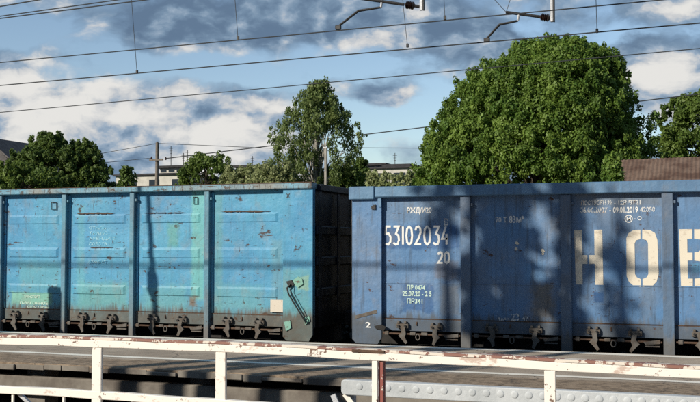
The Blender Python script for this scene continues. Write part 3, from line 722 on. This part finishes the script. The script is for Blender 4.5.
# ------------------------------------------------------------------ overhead wires
def wire(label, pa, pb, Y, r, group=None, sag=0, ext=.35, name='overhead_wire', Y2=None, mat=None, extb=None):
    a = onY(*pa, Y); b = onY(*pb, Y2 or Y); d = b-a
    p = a-d*ext; q = b+d*(ext if extb is None else extb); n = 14
    pts = [p.lerp(q, i/n)-Vector((0, 0, sag*4*(i/n)*(1-i/n)-sag)) for i in range(n+1)]
    return tag(MB().tube(pts, r, 6).build(name, mat or M['cablem'], None, True, origin=p), label, 'wire', group)
CW = 17.0; CW2 = 18.2
wire('contact wire that the left registration arm clamps, crossing above the wagons', (0, 62.5), (640, 2), CW, .0105)
wire('long contact wire below the right registration arm, passing just above the large tree', (0, 85.5), (700, 23), CW2, .0115)
wire('thin wire passing behind the top of the birch and through the big tree', (0, 112.5), (700, 48.5), 26, .0125)
wire('lower of the two wires at the top left corner', (0, 18.5), (145, 0), CW2, .013, sag=0, ext=.1)
wire('messenger wire at the top left corner just above its parallel twin', (0, 16.3), (117, 0), CW, .011, ext=.1)
wire('short highest wire cutting the top left corner', (0, 6.5), (38, 0), 15, .012, ext=.1)
wire('wire rising from the distant wooden pole past the birch towards the right edge', (165.5, 158.5), (700, 94), 52, .028, ext=0, extb=.3)
wire('upper wire from the wooden pole top towards the birch', (157.5, 143.3), (345, 151.5), 52, .016, ext=0, extb=0)
wire('faint level wire between the birch and the big tree', (340, 147.5), (425, 148.2), 60, .016, ext=0, extb=.05)
wire('wire from the wooden pole top running left behind the trees', (157.5, 143.3), (60, 161), 52, .016, ext=0)
wire('wire from the lower left insulator of the wooden pole running left', (151.5, 158), (60, 167), 52, .016, ext=0)
def dropper(label, pa, pb, Y, r=.006):
    root = empty('dropper', onY(*pb, Y), label, 'dropper wire', 'droppers hanging from the messenger wires')
    a, b = onY(*pa, Y), onY(*pb, Y); a2 = a+(a-b)*.25
    MB().tube([a2, b], r, 6).build('dropper_wire', M['cablem'], root)
    MB().box(b.x-.022, b.x+.022, Y-.02, Y+.02, b.z-.02, b.z+.055, .006).build('clamp', M['black_steel'], root)
    return root
dropper('dropper wire at the upper left, ending on the lower contact wire', (131.5, 0), (137, 72.8), CW2)
dropper('dropper wire above the cyan wagon ending on the upper contact wire', (235, 0), (238, 39.2), CW)
dropper('dropper wire beside the left registration arm', (403.5, 8), (407.5, 46.5), CW2)
dropper('short dropper wire between the two registration arms', (444, 0), (445, 18.8), CW)
dropper('dropper wire right of the right registration arm', (596, 0), (597, 31.8), CW2)
def reg_arm(label, Y, tube_a, tube_b, ins, post_x, post_y, drop, knee, clampp, vwire=None):
    root = empty('registration_arm', onY(*tube_b, Y), label, 'catenary arm', 'registration arms of the overhead line')
    P = lambda p: onY(*p, Y)
    MB().tube([P(tube_a), P(tube_b)], .028, 8).build('arm_tube', M['black_steel'], root, True)
    c = P(ins); d = (P(tube_b)-P(tube_a)).normalized(); pts = []; rs = []
    for i in range(13):
        pts.append(c+d*(-.09+.015*i)); rs.append(.075 if i % 2 == 0 else .045)
    rs[0] = rs[-1] = .03
    MB().tube(pts, rs, 12).build('insulator', M['insul'], root)
    pb = P((post_x, post_y))
    MB().tube([P(ins)+d*.06, pb], .028, 8).build('arm_joint', M['black_steel'], root, True)
    MB().tube([P(drop[0]), P(drop[1])], .022, 8).build('drop_bracket', M['galv'], root, True)
    MB().tube([P(drop[1]), P(knee), P(clampp)], [.02, .024, .022], 8).build('steady_arm', M['black_steel'], root, True)
    k = P(clampp); MB().box(k.x-.04, k.x+.07, Y-.03, Y+.03, k.z-.05, k.z+.03, .01).build('clamp', M['black_steel'], root)
    # hanging drop post carried by a steel gantry above the frame
    top = pb+Vector((0, 0, 2.3))
    MB().box(pb.x-.028, pb.x+.022, Y-.03, Y+.03, pb.z-.06, top.z, .006).build('drop_post', M['galv'], root)
    MB().box(pb.x+.024, pb.x+.05, Y-.04, Y+.04, pb.z-.06, top.z).build('post_flange', M['black_steel'], root)
    if vwire:
        for p in vwire: MB().tube([P(vwire[p]), P(p)], .006, 6).build('stay_wire', M['cablem'], root)
    return pb, top
pb1, top1 = reg_arm('left registration arm with brown insulator steadying the upper contact wire', CW, (350, -3), (404, 4.6), (410, 5.2), 421.5, 7, ((382, .5), (381, 7.3)), (358.5, 10.8), (337.5, 27))
pb2, top2 = reg_arm('right registration arm with brown insulator and v-shaped stay wires', CW2, (506, 12.2), (541, 17), (545, 17.6), 552, 18.6, ((519, 14), (517.8, 20.8)), (499.5, 24.6), (486, 39.5), {(506, 12): (478, -18), (506.2, 12): (516, -18)})
for pbq, tq, lb in ((pb1, top1, 'left'), (pb2, top2, 'right')):
    gx = pbq.x
    gn = empty('catenary_gantry', (gx, -4, 0), 'steel lattice gantry beam on one mast, carrying the %s registration arm' % lb, 'gantry', 'catenary gantries over the tracks')
    mb = MB()
    for dz in (0, .5):
        for dx in (-.2, .2): mb.box(gx+dx-.04, gx+dx+.04, -4, 19, tq.z+dz, tq.z+dz+.08)
    yy = -4.
    while yy < 18.5:
        for dx in (-.2, .2): mb.bar((gx+dx, yy, tq.z+.08), (gx+dx, yy+.9, tq.z+.5), .03, .03)
        yy += .95
    mb.build('lattice_beam', M['galv'], gn)
    MB().box(gx-.18, gx+.18, -4.3, -3.95, .8, tq.z+.6, .02).build('mast', M['concrete'], gn)

# things standing outside the view that throw the shadows seen on the wagons
tn = math.tan(SUN_E)/math.cos(SUN_A); tx = math.tan(SUN_A)
def upsun(x, z, Yc): L = Yt-Yc; return Vector((x-L*tx, Yc, z+L*tn))
A0 = upsun(WX(146), onY(146, 262, Yt).z, 6.2)
tag(MB().tube([(-40, 6.2, A0.z), (30, 6.2, A0.z-.02)], .03, 8).build('aerial_cable', M['cablem'], None, True), 'thick black aerial cable bundle above the near track', 'cable')
p0 = upsun(WX(151.5), .8, 10.6); p1 = upsun(WX(140), 3.8, 10.6); dd = (p1-p0).normalized()
lp = empty('leaning_pole', (p0-dd*(p0.z/dd.z)), 'thin leaning wooden pole with a bundle of rags beside the near track', 'pole')
MB().tube([p0-dd*(p0.z/dd.z), p0, p1, p1+dd*1.5], [.07, .06, .045, .04], 8).build('pole_shaft', M['wood'], lp, True)
q = upsun(WX(147), onY(147, 282, Yt).z, 10.6)
MB().tube([q-dd*.35, q-dd*.1, q+dd*.2, q+dd*.35], [.03, .11, .10, .03], 8).build('rag_bundle', M['dark_steel'], lp, True)
Yb = 13.0; a = upsun(WX(45.5), 1.0, Yb); b = upsun(WX(59.5), onY(50, 287, Yt).z, Yb)  # unseen block added to cast an upright figure's shadow on the cyan wagon
ib = empty('shadow_caster', ((a.x+b.x)/2, Yb, PZ), 'unseen tall grey shape with a wider base, added to cast a person-like shadow', 'shadow caster')
MB().box(a.x, b.x, Yb-.15, Yb+.15, PZ+.3, b.z, .05).build('caster_body', M['galv'], ib)
MB().box(a.x-.13, b.x+.05, Yb-.2, Yb+.2, PZ+.002, PZ+1.55+.3, .06).build('caster_base', M['galv'], ib)

# ------------------------------------------------------------------ trees
def leaves(name, centers, radii, n, size, mat, parent, droop=.3, shell=.45, aspect=1.0, seed=1, vertical=0):
    r = np.random.default_rng(seed)
    C = np.array(centers); Rr = np.array(radii)
    wts = (Rr[:, 0]*Rr[:, 2]); wts = wts/wts.sum()
    idx = r.choice(len(C), n, p=wts)
    d = r.normal(size=(n, 3)); d /= np.linalg.norm(d, axis=1)[:, None]
    rad = (shell+(1-shell)*r.random(n))*np.where(r.random(n) < .18, r.random(n)**.5, 1)
    rad *= 1+.22*(r.random(n) < .12)*r.random(n)
    P = C[idx]+d*Rr[idx]*rad[:, None]
    nrm = d*.8+r.normal(size=(n, 3))*.55+np.array([0, 0, .25]); nrm /= np.linalg.norm(nrm, axis=1)[:, None]
    t = r.normal(size=(n, 3))*(1-vertical*.8)+np.array([0, 0, -droop*3-vertical*2]); t -= nrm*(t*nrm).sum(1)[:, None]; t /= np.linalg.norm(t, axis=1)[:, None]+1e-9
    b = np.cross(nrm, t)
    s = size*(.6+.8*r.random(n))[:, None]
    V_ = np.empty((n, 4, 3)); V_[:, 0] = P-t*s*.55; V_[:, 1] = P+b*s*.36*aspect+nrm*s*.08; V_[:, 2] = P+t*s*.6-nrm*s*.12; V_[:, 3] = P-b*s*.36*aspect+nrm*s*.08
    og = worig(parent); V_ -= np.array(og)
    me = bpy.data.meshes.new(name); me.vertices.add(4*n); me.vertices.foreach_set('co', V_.reshape(-1))
    me.loops.add(4*n); me.loops.foreach_set('vertex_index', np.arange(4*n, dtype=np.int32))
    me.polygons.add(n); me.polygons.foreach_set('loop_start', np.arange(0, 4*n, 4, dtype=np.int32)); me.polygons.foreach_set('loop_total', np.full(n, 4, dtype=np.int32))
    cl = r.random(len(C))[idx]
    at = me.attributes.new('leafv', 'FLOAT', 'POINT'); at.data.foreach_set('value', np.repeat(np.clip(.75*cl+.45*r.random(n)-.08, 0, 1), 4).astype(np.float32))
    me.materials.append(mat); me.update(calc_edges=True); me.validate()
    o = bpy.data.objects.new(name, me); COL.objects.link(o); o.parent = parent; WORIG[o.name] = og
    return o
def outline_tree(name, label, cat, Y, prof, n_cl, n_leaf, size, mat, bark, group=None, depth=.8, clr=(.5, 1.0), seed=1, droop=.3, vertical=0, zstretch=.8, trunk_r=.2, inner=.25, lift=1.2, bare=0, sprigs=120, sprig_out=.09, spr=1.0, extra=(), trunk_x=None):
    """prof: list of (py, xl, xr) silhouette rows in the photograph, built at its own distance Y"""
    r = random.Random(seed); rows = []
    for py, xl, xr in prof:
        a, b = onY(xl, py, Y), onY(xr, py, Y); rows.append((a.z/2+b.z/2, (a.x+b.x)/2, (b.x-a.x)/2))
    rows.sort(); zs = [q[0] for q in rows]; cx = [q[1] for q in rows]; hw = [q[2] for q in rows]
    z0, z1 = zs[0], zs[-1]; bx = float(np.interp(z0, zs, cx)) if trunk_x is None else onY(trunk_x, 240, Y).x
    root = empty(name, (bx, Y, 0), label, cat, group)
    C = []; Rd = []
    for i in range(n_cl):
        z = z0+(z1-z0)*r.random()**.9; x_ = float(np.interp(z, zs, cx)); h = float(np.interp(z, zs, hw))
        rc = r.uniform(*clr); rc = min(rc, max(h*.75, clr[0]*.55))
        th = r.uniform(0, 2*math.pi)
        k = math.sqrt(r.random()) if r.random() < inner else r.uniform(.86, 1.04)
        lob = mnoise.noise(Vector((math.cos(th)*1.6+seed, math.sin(th)*1.6, z*.42))); k *= 1-.34*max(0, lob+.08)
        rx = max(h-rc*.85, 0)*k; zz = min(z, z1-rc*zstretch*.8-max(0, mnoise.noise(Vector((x_+h*math.cos(th), seed, 3))))*1.1*min(1, h/3))
        C.append((x_+rx*math.cos(th), Y+rx*depth*math.sin(th), zz)); Rd.append((rc, rc, rc*zstretch))
    for i in range(sprigs):
        z = z0+(z1-z0)*r.random()**.75; x_ = float(np.interp(z, zs, cx)); h = float(np.interp(z, zs, hw)); th = r.uniform(0, 2*math.pi)
        z = min(z, z1-.25); k = r.uniform(.93, 1.0+sprig_out)*(1-.30*max(0, mnoise.noise(Vector((math.cos(th)*1.6+seed, math.sin(th)*1.6, z*.42)))+.08)); rc = r.uniform(.10, .26)*spr
        C.append((x_+h*k*math.cos(th), Y+h*depth*k*math.sin(th), z+r.uniform(-.1, .35))); Rd.append((rc*.7, rc*.7, rc*1.1))
    # top row clumps
    for (px, py, rc) in extra:
        p = onY(px, py, Y)
        for q_ in range(5):
            r2 = rc*r.uniform(.3, .6); C.append((p.x+r.uniform(-.8, .8)*rc, Y+r.uniform(-.5, .5), p.z-rc*r.uniform(.0, 1.4))); Rd.append((r2, r2, r2*1.1))
    crown = leaves('crown', C, Rd, n_leaf, size, mat, root, droop=droop, seed=seed, vertical=vertical)
    ztop = z1-(z1-z0)*.12; xt = float(np.interp(ztop, zs, cx))
    mb = MB(); mb.tube([(bx, Y, 0), (bx+(xt-bx)*.2, Y, z0*.6), (bx+(xt-bx)*.6, Y, (z0+z1)/2), (xt, Y, ztop)], [trunk_r, trunk_r*.8, trunk_r*.45, trunk_r*.12], 8)
    for i in r.sample(range(n_cl), min(n_cl, 60)):
        c = Vector(C[i]); f = r.uniform(.15, .75); zb = max(z0*.7, min(c.z-.3, z0*.7+(c.z-z0*.7)*f))
        zz_ = (zb)/(ztop); s0 = Vector((bx+(xt-bx)*zz_, Y, zb)); rr = trunk_r*(.5-.35*zz_)
        mb.tube([s0, s0.lerp(c, .5)+Vector((0, 0, .25)), c], [max(.02, rr), max(.015, rr*.6), .012], 6)
    mb.build('trunk', bark, root, True)
    return root
# the large linden
outline_tree('linden_tree', 'very large broad dense green tree towering behind the blue wagon', 'tree', 42,
    [(215, 430, 625), (190, 415, 640), (180, 416, 645), (163, 420, 650), (146, 426, 650), (126, 436, 643), (111, 443, 643), (103, 448, 638), (86, 460, 631), (81, 465, 629), (73, 480, 626), (62, 496, 620), (56, 508, 607), (51, 519, 592), (47, 528, 572), (43, 537, 556)],
    900, 380000, .105, M['leaf_lime'], M['bark'], depth=.85, clr=(.25, .7), seed=11, sprigs=1000, sprig_out=.045, spr=1.2, droop=.6, trunk_r=.45, inner=.2,
    extra=[(537, 42, .5), (563, 46, .5), (551, 43, .45), (584, 53, .55), (601, 51.5, .5), (612, 57, .45), (522, 47, .5), (509, 55, .5), (498, 61, .45), (479, 72, .5), (461, 80, .4), (644, 112, .5), (648, 148, .5), (640, 95, .4)])
outline_tree('birch_tree', 'tall feathery birch with drooping branches behind the gap between wagons', 'tree', 40,
    [(200, 275, 352), (183, 271, 352), (167, 271, 354), (148, 271, 358), (135, 274, 358), (122, 283, 349), (112, 291, 342), (100, 302, 336), (92, 309, 331), (84, 318, 325)],
    110, 26000, .095, M['leaf_birch'], M['birchbark'], depth=.8, clr=(.10, .36), seed=5, sprigs=260, sprig_out=.15, spr=.9, droop=1, vertical=.7, zstretch=2.1, trunk_r=.13, inner=.55,
    extra=[(321, 83, .25), (308, 92, .25), (287, 108, .25), (345, 111, .25), (358, 121, .22), (275, 134, .25)])
outline_tree('maple_tree', 'dark green tree beyond the cyan wagon, higher of the left group', 'tree', 50,
    [(200, 0, 84), (186, 0, 84), (172, 6, 82), (160, 14, 78), (152, 23, 72), (143, 36, 64), (136, 44, 57)], 170, 46000, .13, M['leaf_dark'], M['bark'], 'trees behind the cyan wagon', clr=(.2, .5), seed=21, extra=[(51, 134, .4), (40, 138, .35), (26, 152, .35), (62, 140, .35)])
outline_tree('maple_tree', 'dark green tree beyond the cyan wagon, lower and right of its taller neighbour', 'tree', 51,
    [(200, 62, 114), (186, 62, 114), (174, 64, 110), (157, 68, 100), (148, 72, 92), (143, 76, 88)], 130, 34000, .13, M['leaf_dark'], M['bark'], 'trees behind the cyan wagon', clr=(.2, .45), seed=22, extra=[(74, 143, .35), (87, 145, .35), (99, 156, .35)])
outline_tree('maple_tree', 'brighter green low bushy tree in front of the dark left trees', 'tree', 46,
    [(200, -22, 60), (188, -22, 60), (178, -20, 54), (170, -14, 40), (165, -10, 20)], 90, 26000, .12, M['leaf_fresh'], M['bark'], 'trees behind the cyan wagon', clr=(.2, .45), seed=23)
outline_tree('ash_tree', 'loose sunlit green tree at the right edge beyond the rusty roof', 'tree', 55,
    [(175, 656, 770), (157, 655, 775), (134, 654, 775), (128, 659, 772), (116, 664, 768), (108, 670, 764), (99, 680, 750), (92, 700, 735)], 190, 60000, .13, M['leaf_fresh'], M['bark'], clr=(.22, .6), seed=31, inner=.5,
    extra=[(676, 98, .4), (699, 92, .45), (668, 107, .35), (660, 116, .35), (653, 133, .35)])
def shrub(label, Y, prof, n_cl, n, size, mat, seed, clr=(.14, .34), vertical=0):
    return outline_tree('shrub', label, 'shrub', Y, prof, n_cl, n, size, mat, M['bark'], 'shrubs behind the wagons', clr=clr, seed=seed, trunk_r=.06, vertical=vertical)
shrub('small thin sapling in front of the white wall', 44, [(200, 121, 134), (186, 120, 134), (178, 122, 132), (170, 124, 130)], 14, 700, .2, M['leaf_dark'], 41, (.12, .25))
shrub('tall upright sunlit shrub right of the wooden pole', 45, [(200, 174, 236), (186, 174, 236), (176, 178, 234), (167, 186, 228), (160, 196, 220), (156, 200, 210)], 70, 15000, .10, M['leaf_fresh'], 42)
shrub('pale flowering shrub in the middle of the shrub row', 44, [(200, 220, 268), (186, 220, 268), (175, 224, 262), (168, 230, 250)], 50, 9500, .10, M['leaf_pale'], 43)
shrub('pale flowering shrub at the foot of the birch', 38, [(200, 252, 296), (187, 252, 296), (175, 256, 292), (168, 266, 284)], 50, 9500, .10, M['leaf_pale'], 44)
shrub('green shrub below the right side of the birch', 41, [(200, 318, 362), (186, 318, 362), (178, 322, 358), (172, 330, 352)], 30, 5000, .16, M['leaf_fresh'], 45)
shrub('low green shrub left of the pale building beside the birch', 60, [(200, 352, 372), (183, 352, 372), (172, 355, 368), (161, 358, 364)], 18, 1800, .2, M['leaf_dark'], 46)
shrub('pale low shrub in front of the pale apartment block', 58, [(200, 362, 424), (186, 362, 424), (178, 366, 420), (174, 372, 410)], 30, 4200, .2, M['leaf_pale'], 47)
cs = [(x_, 21.2+random.uniform(-.5, .5), .45) for x_ in np.arange(-22, 8, .4)]  # dark strip added to blacken the view beneath and between the wagons
und = leaves('added_gap_weeds', cs, [(.4, .5, .55)]*len(cs), 14000, .16, M['leaf_shade'], None, seed=77); tag(und, kind='stuff')
shrub('dark leafy shrub overlapping the left end of the rusty roof', 33, [(200, 604, 622), (182, 604, 622), (170, 606, 619), (161, 608, 616)], 22, 2600, .10, M['leaf_lime'], 48)
# trees behind the viewer, whose tops shade the blue wagon
def shade_tree(label, px_top, spots, Yc, seed, low=0):
    """spots: (dx, z, radius, leaves) where the clump's shadow lands on the wagon side"""
    r = random.Random(seed); C = []; Rd = []; N = 0; mb = MB()
    base = upsun(WX(px_top), 0, Yc); root = empty('poplar_tree', (base.x, Yc, .8), label, 'tree', 'poplars behind the viewer')
    top = base.z+max(q[1] for q in spots)
    mb.tube([(base.x, Yc, .75), (base.x+.1, Yc, base.z+.3), (base.x, Yc, top)], [.22, .12, .04], 8)
    for dx, z, rc, n in spots:
        p = upsun(WX(px_top)+dx, z, Yc); N += n
        for k in range(4):
            C.append((p.x+r.uniform(-.5, .5)*rc, p.y+r.uniform(-.4, .4), p.z+r.uniform(-.6, .6)*rc)); Rd.append((rc*.8, rc*.8, rc))
        mb.tube([(base.x+.05, Yc, p.z-.8-abs(dx)), (p.x, p.y, p.z)], [.035, .012], 6)
    for i in range(low):
        z = r.uniform(3, base.z-.6); rc = r.uniform(.2, .4); C.append((base.x+r.uniform(-.9, .9), Yc+r.uniform(-.8, .8), z)); Rd.append((rc, rc, rc*1.4)); N += 25
    leaves('crown', C, Rd, int(N), .2, M['leaf_dark'], root, seed=seed, shell=.2)
    mb.build('trunk', M['bark'], root, True)
def col(z0, z1, w_, rc, n, cnt, seed):
    r = random.Random(seed); return [(r.uniform(-w_, w_), z0+(z1-z0)*i/(cnt-1), rc*r.uniform(.7, 1.2), int(n*r.uniform(.5, 1.4))) for i in range(cnt)]
shade_tree('tallest slender poplar behind the viewer', 508, col(.3, 4.2, .26, .27, 150, 18, 1)+col(1.8, 3.9, .34, .2, 26, 7, 2)+[(-.45, 1.9, .2, 60), (-.3, 1.5, .2, 60), (.36, 1.0, .14, 40), (.33, 2.45, .12, 30), (.3, .7, .14, 40)], 3.6, 51, 5)
shade_tree('slender poplar behind the viewer, right of the tallest', 563, col(.2, 3.7, .05, .13, 80, 18, 3), 3.0, 52, 3)
shade_tree('slender poplar behind the viewer with a short thick top', 613, [(0, 2.2, .17, 60), (-.1, 2.35, .14, 40), (-.18, 1.5, .15, 50), (-.1, 1.3, .13, 40), (.05, 1.62, .1, 20), (-.5, 3.35, .15, 24), (-.1, 2.9, .1, 16), (.4, .95, .12, 20)], 2.2, 53, 2)
shade_tree('slender poplar behind the viewer with a sparse narrow top', 478, col(1.2, 3.9, .15, .17, 55, 10, 5), 2.6, 54, 2)
shade_tree('slender poplar behind the viewer, leftmost of its group', 438, col(2.7, 4.0, .14, .17, 50, 6, 6), 1.6, 55, 3)

# ------------------------------------------------------------------ buildings, roofs, poles
M['whitewall'] = simple('cream_render', (.58, .56, .50), .15, .85, 1.5)
M['darkroof'] = simple('dark_roofing_felt', (.05, .05, .055), .3, .9, 2)
M['glass'] = simple('window_glass', (.03, .04, .05), .1, .15, 1)
M['greyroof'] = simple('grey_slate_roof', (.13, .12, .12), .3, .85, 2.5)
def rusty_roof_mat():
    m, t = mat_base('rusty_corrugated_sheet'); pos = t.n('ShaderNodeNewGeometry').outputs['Position']
    X = t.n('ShaderNodeSeparateXYZ', {0: pos}).outputs[0]
    a = t.noise(pos, 1.1, 7, .65); b = t.noise(t.scale(pos, 6, 1, .8), 2, 6, .6)
    col = t.mix(t.ss(a, .38, .6), (.085, .047, .032), (.17, .115, .085)); col = t.mix(t.m('MULTIPLY', t.ss(b, .5, .7), .7), col, (.09, .045, .03))
    finish(t, col, .85, b, .3, .02); return m
M['rustroof'] = rusty_roof_mat()
def building(label, Y, x0, x1, ytop, dep, wins=None, pent=None, mat=None, name='apartment_building'):
    a = onY(x0, ytop, Y); b = onY(x1, ytop, Y); z = (a.z+b.z)/2
    root = empty(name, (a.x, Y, 0), label, 'building')
    MB().box(a.x, b.x, Y, Y+dep, 0, z).build('wall', mat or M['whitewall'], root)
    MB().box(a.x-.3, b.x+.3, Y-.3, Y+dep+.3, z+.003, z+.22, .03).build('roof', M['darkroof'], root)
    if wins:
        pit, ww, hh, dz = wins; x = a.x+pit*.5
        while x < b.x-ww:
            MB().box(x, x+ww, Y-.06, Y-.003, z-dz-hh, z-dz).build('window', M['glass'], root); x += pit
    if pent:
        for (p0, p1, pt, opens) in pent:
            c = onY(p0, pt, Y+2); d = onY(p1, pt, Y+2)
            MB().box(c.x, d.x, Y+2, Y+5, z+.36, c.z-.3).build('penthouse', M['whitewall'] if opens else M['darkroof'], root)
            MB().box(c.x-.4, d.x+.4, Y+1.6, Y+5.4, c.z-.297, c.z, .03).build('roof', M['darkroof'], root)
            for k in range(opens):
                wx = c.x+(d.x-c.x)*(k+.12)/opens; MB().box(wx, wx+(d.x-c.x)/opens*.68, Y+1.93, Y+1.997, z+.5, c.z-.5).build('window', M['glass'], root)
    return root
bl = building('white low building with open rooftop box behind the wooden pole', 100, 116, 184, 175.5, 12, wins=(3.0, 1.3, 1.2, .5), pent=[(160, 184, 166, 3)])
b2 = building('pale apartment block with dark rooftop structures between birch and big tree', 110, 362, 425, 168.5, 12, wins=(2.6, 1.4, 1.4, .5), pent=[(367, 384, 163.6, 2), (386, 408, 164.5, 0)])
b3 = building('dark roofed block peeping out above the shrub row', 115, 230, 264, 172, 10, pent=[(236, 262, 165.5, 0)])
for (px, y0, y1, Y, lb) in ((171, 146, 166, 102, 'rooftop antenna mast, tallest on the white building'), (183.5, 153, 166, 102, 'short left antenna of the pair on the white building'), (187.5, 150, 178, 102, 'thin antenna at the right end of the white building'), (395, 153, 165, 112, 'thin antenna on the pale apartment block'), (252.5, 156, 167, 117, 'thin antenna on the dark roofed block')):
    a, b = onY(px, y0, Y), onY(px, y1+1, Y); an = empty('antenna', b, lb, 'antenna', 'antennas on distant roofs')
    MB().tube([b, a], .04, 6).build('antenna_mast', M['dark_steel'], an)
    mb = MB()
    for k in range(3): mb.box(a.x-.26+.06*k, a.x+.26-.06*k, Y-.02, Y+.02, a.z-.3-.3*k, a.z-.26-.3*k)
    mb.build('antenna_rods', M['dark_steel'], an)
# wooden pole
Y = 52; a = onY(157.3, 142.5, Y)
up = empty('utility_pole', (a.x, Y, 0), 'weathered wooden utility pole with three insulators above the white building', 'pole')
MB().tube([(a.x-.02, Y, 0), (a.x, Y, a.z)], [.14, .10], 10).build('pole_shaft', M['wood'], up, True)
c = onY(157, 160, Y); MB().box(c.x-.42, c.x+.5, Y-.2, Y-.11, c.z-.05, c.z+.05).build('cross_arm', M['wood'], up)
for (px, py) in ((151.5, 159.5), (165.8, 160), (157.5, 144.5)):
    p = onY(px, py, Y-.15 if py > 150 else Y); MB().tube([p, p+Vector((0, 0, .07)), p+Vector((0, 0, .10)), p+Vector((0, 0, .18))], [.03, .07, .05, .03], 8).build('insulator', M['insul'], up)
a = onY(325.8, 148, 36)
wp = empty('concrete_post', (a.x, 36, 0), 'slim pale concrete post standing in front of the birch', 'post')
MB().box(a.x-.05, a.x+.05, 35.95, 36.05, 0, a.z, .01).build('post_shaft', M['concrete_pale'], wp); MB().box(a.x-.085, a.x+.085, 35.92, 36.08, a.z+.002, a.z+.04).build('post_cap', M['galv'], wp)
# rusty roofed shed
Y = 34.0; zr = onY(640, 159.5, Y+2.5).z; zl = onY(700, 162, Y+2.5).z
x0 = onY(611, 160, Y+2.5).x; x1 = x0+14
sh = empty('rusty_shed', (x0, Y, 0), 'long low shed with rusty corrugated roof behind the blue wagon', 'shed')
vs = []; fs = []; n = int((x1-x0)/.035)
for i in range(n+1):
    xx = x0+i*.035; o_ = .010*math.sin(i*math.pi/2.0)+.02*math.sin(i*.021)+.03*math.sin(i*.0073)
    zt = zr; vs += [(xx, Y-.3, zt-1.35+o_), (xx, Y+2.5, zt+o_), (xx, Y+5.3, zt-1.35+o_)]
for i in range(n): fs += [(3*i, 3*i+3, 3*i+4, 3*i+1), (3*i+1, 3*i+4, 3*i+5, 3*i+2)]
ro = mesh_obj('roof', vs, fs, M['rustroof'], sh); sm = ro.modifiers.new('s', 'SOLIDIFY'); sm.thickness = .02
MB().box(x0+.2, x1-.2, Y, Y+5, 0, zr-1.4).build('wall', M['wood'], sh)
MB().prism([(x0+.25, Y+.02, zr-1.395), (x0+.25, Y+4.98, zr-1.395), (x0+.25, Y+2.5, zr-.06)], (.1, 0, 0)).build('gable', M['whitewall'], sh)
# grey gable roof, left edge
Y = 60; ap = onY(-14, 139, Y); e = onY(16.5, 164.5, Y)
hs = empty('grey_roofed_house', (ap.x, Y, 0), 'house with dark grey gabled roof at the left edge', 'house')
wx = 2*(ap.x)-e.x
MB().box(wx+.3, e.x-.3, Y+.3, Y+8, 0, e.z-.1).build('wall', M['whitewall'], hs)
MB().prism([(wx, Y, e.z-.12), (ap.x, Y, ap.z-.0), (e.x, Y, e.z-.12), (e.x, Y, e.z), (ap.x, Y, ap.z+.15), (wx, Y, e.z)][0:6], (0, 9, 0)).build('roof', M['greyroof'], hs)
MB().prism([(wx+.35, Y+.25, e.z-.098), (ap.x, Y+.25, ap.z-.03), (e.x-.35, Y+.25, e.z-.098)], (0, .2, 0)).build('gable', M['greyroof'], hs)
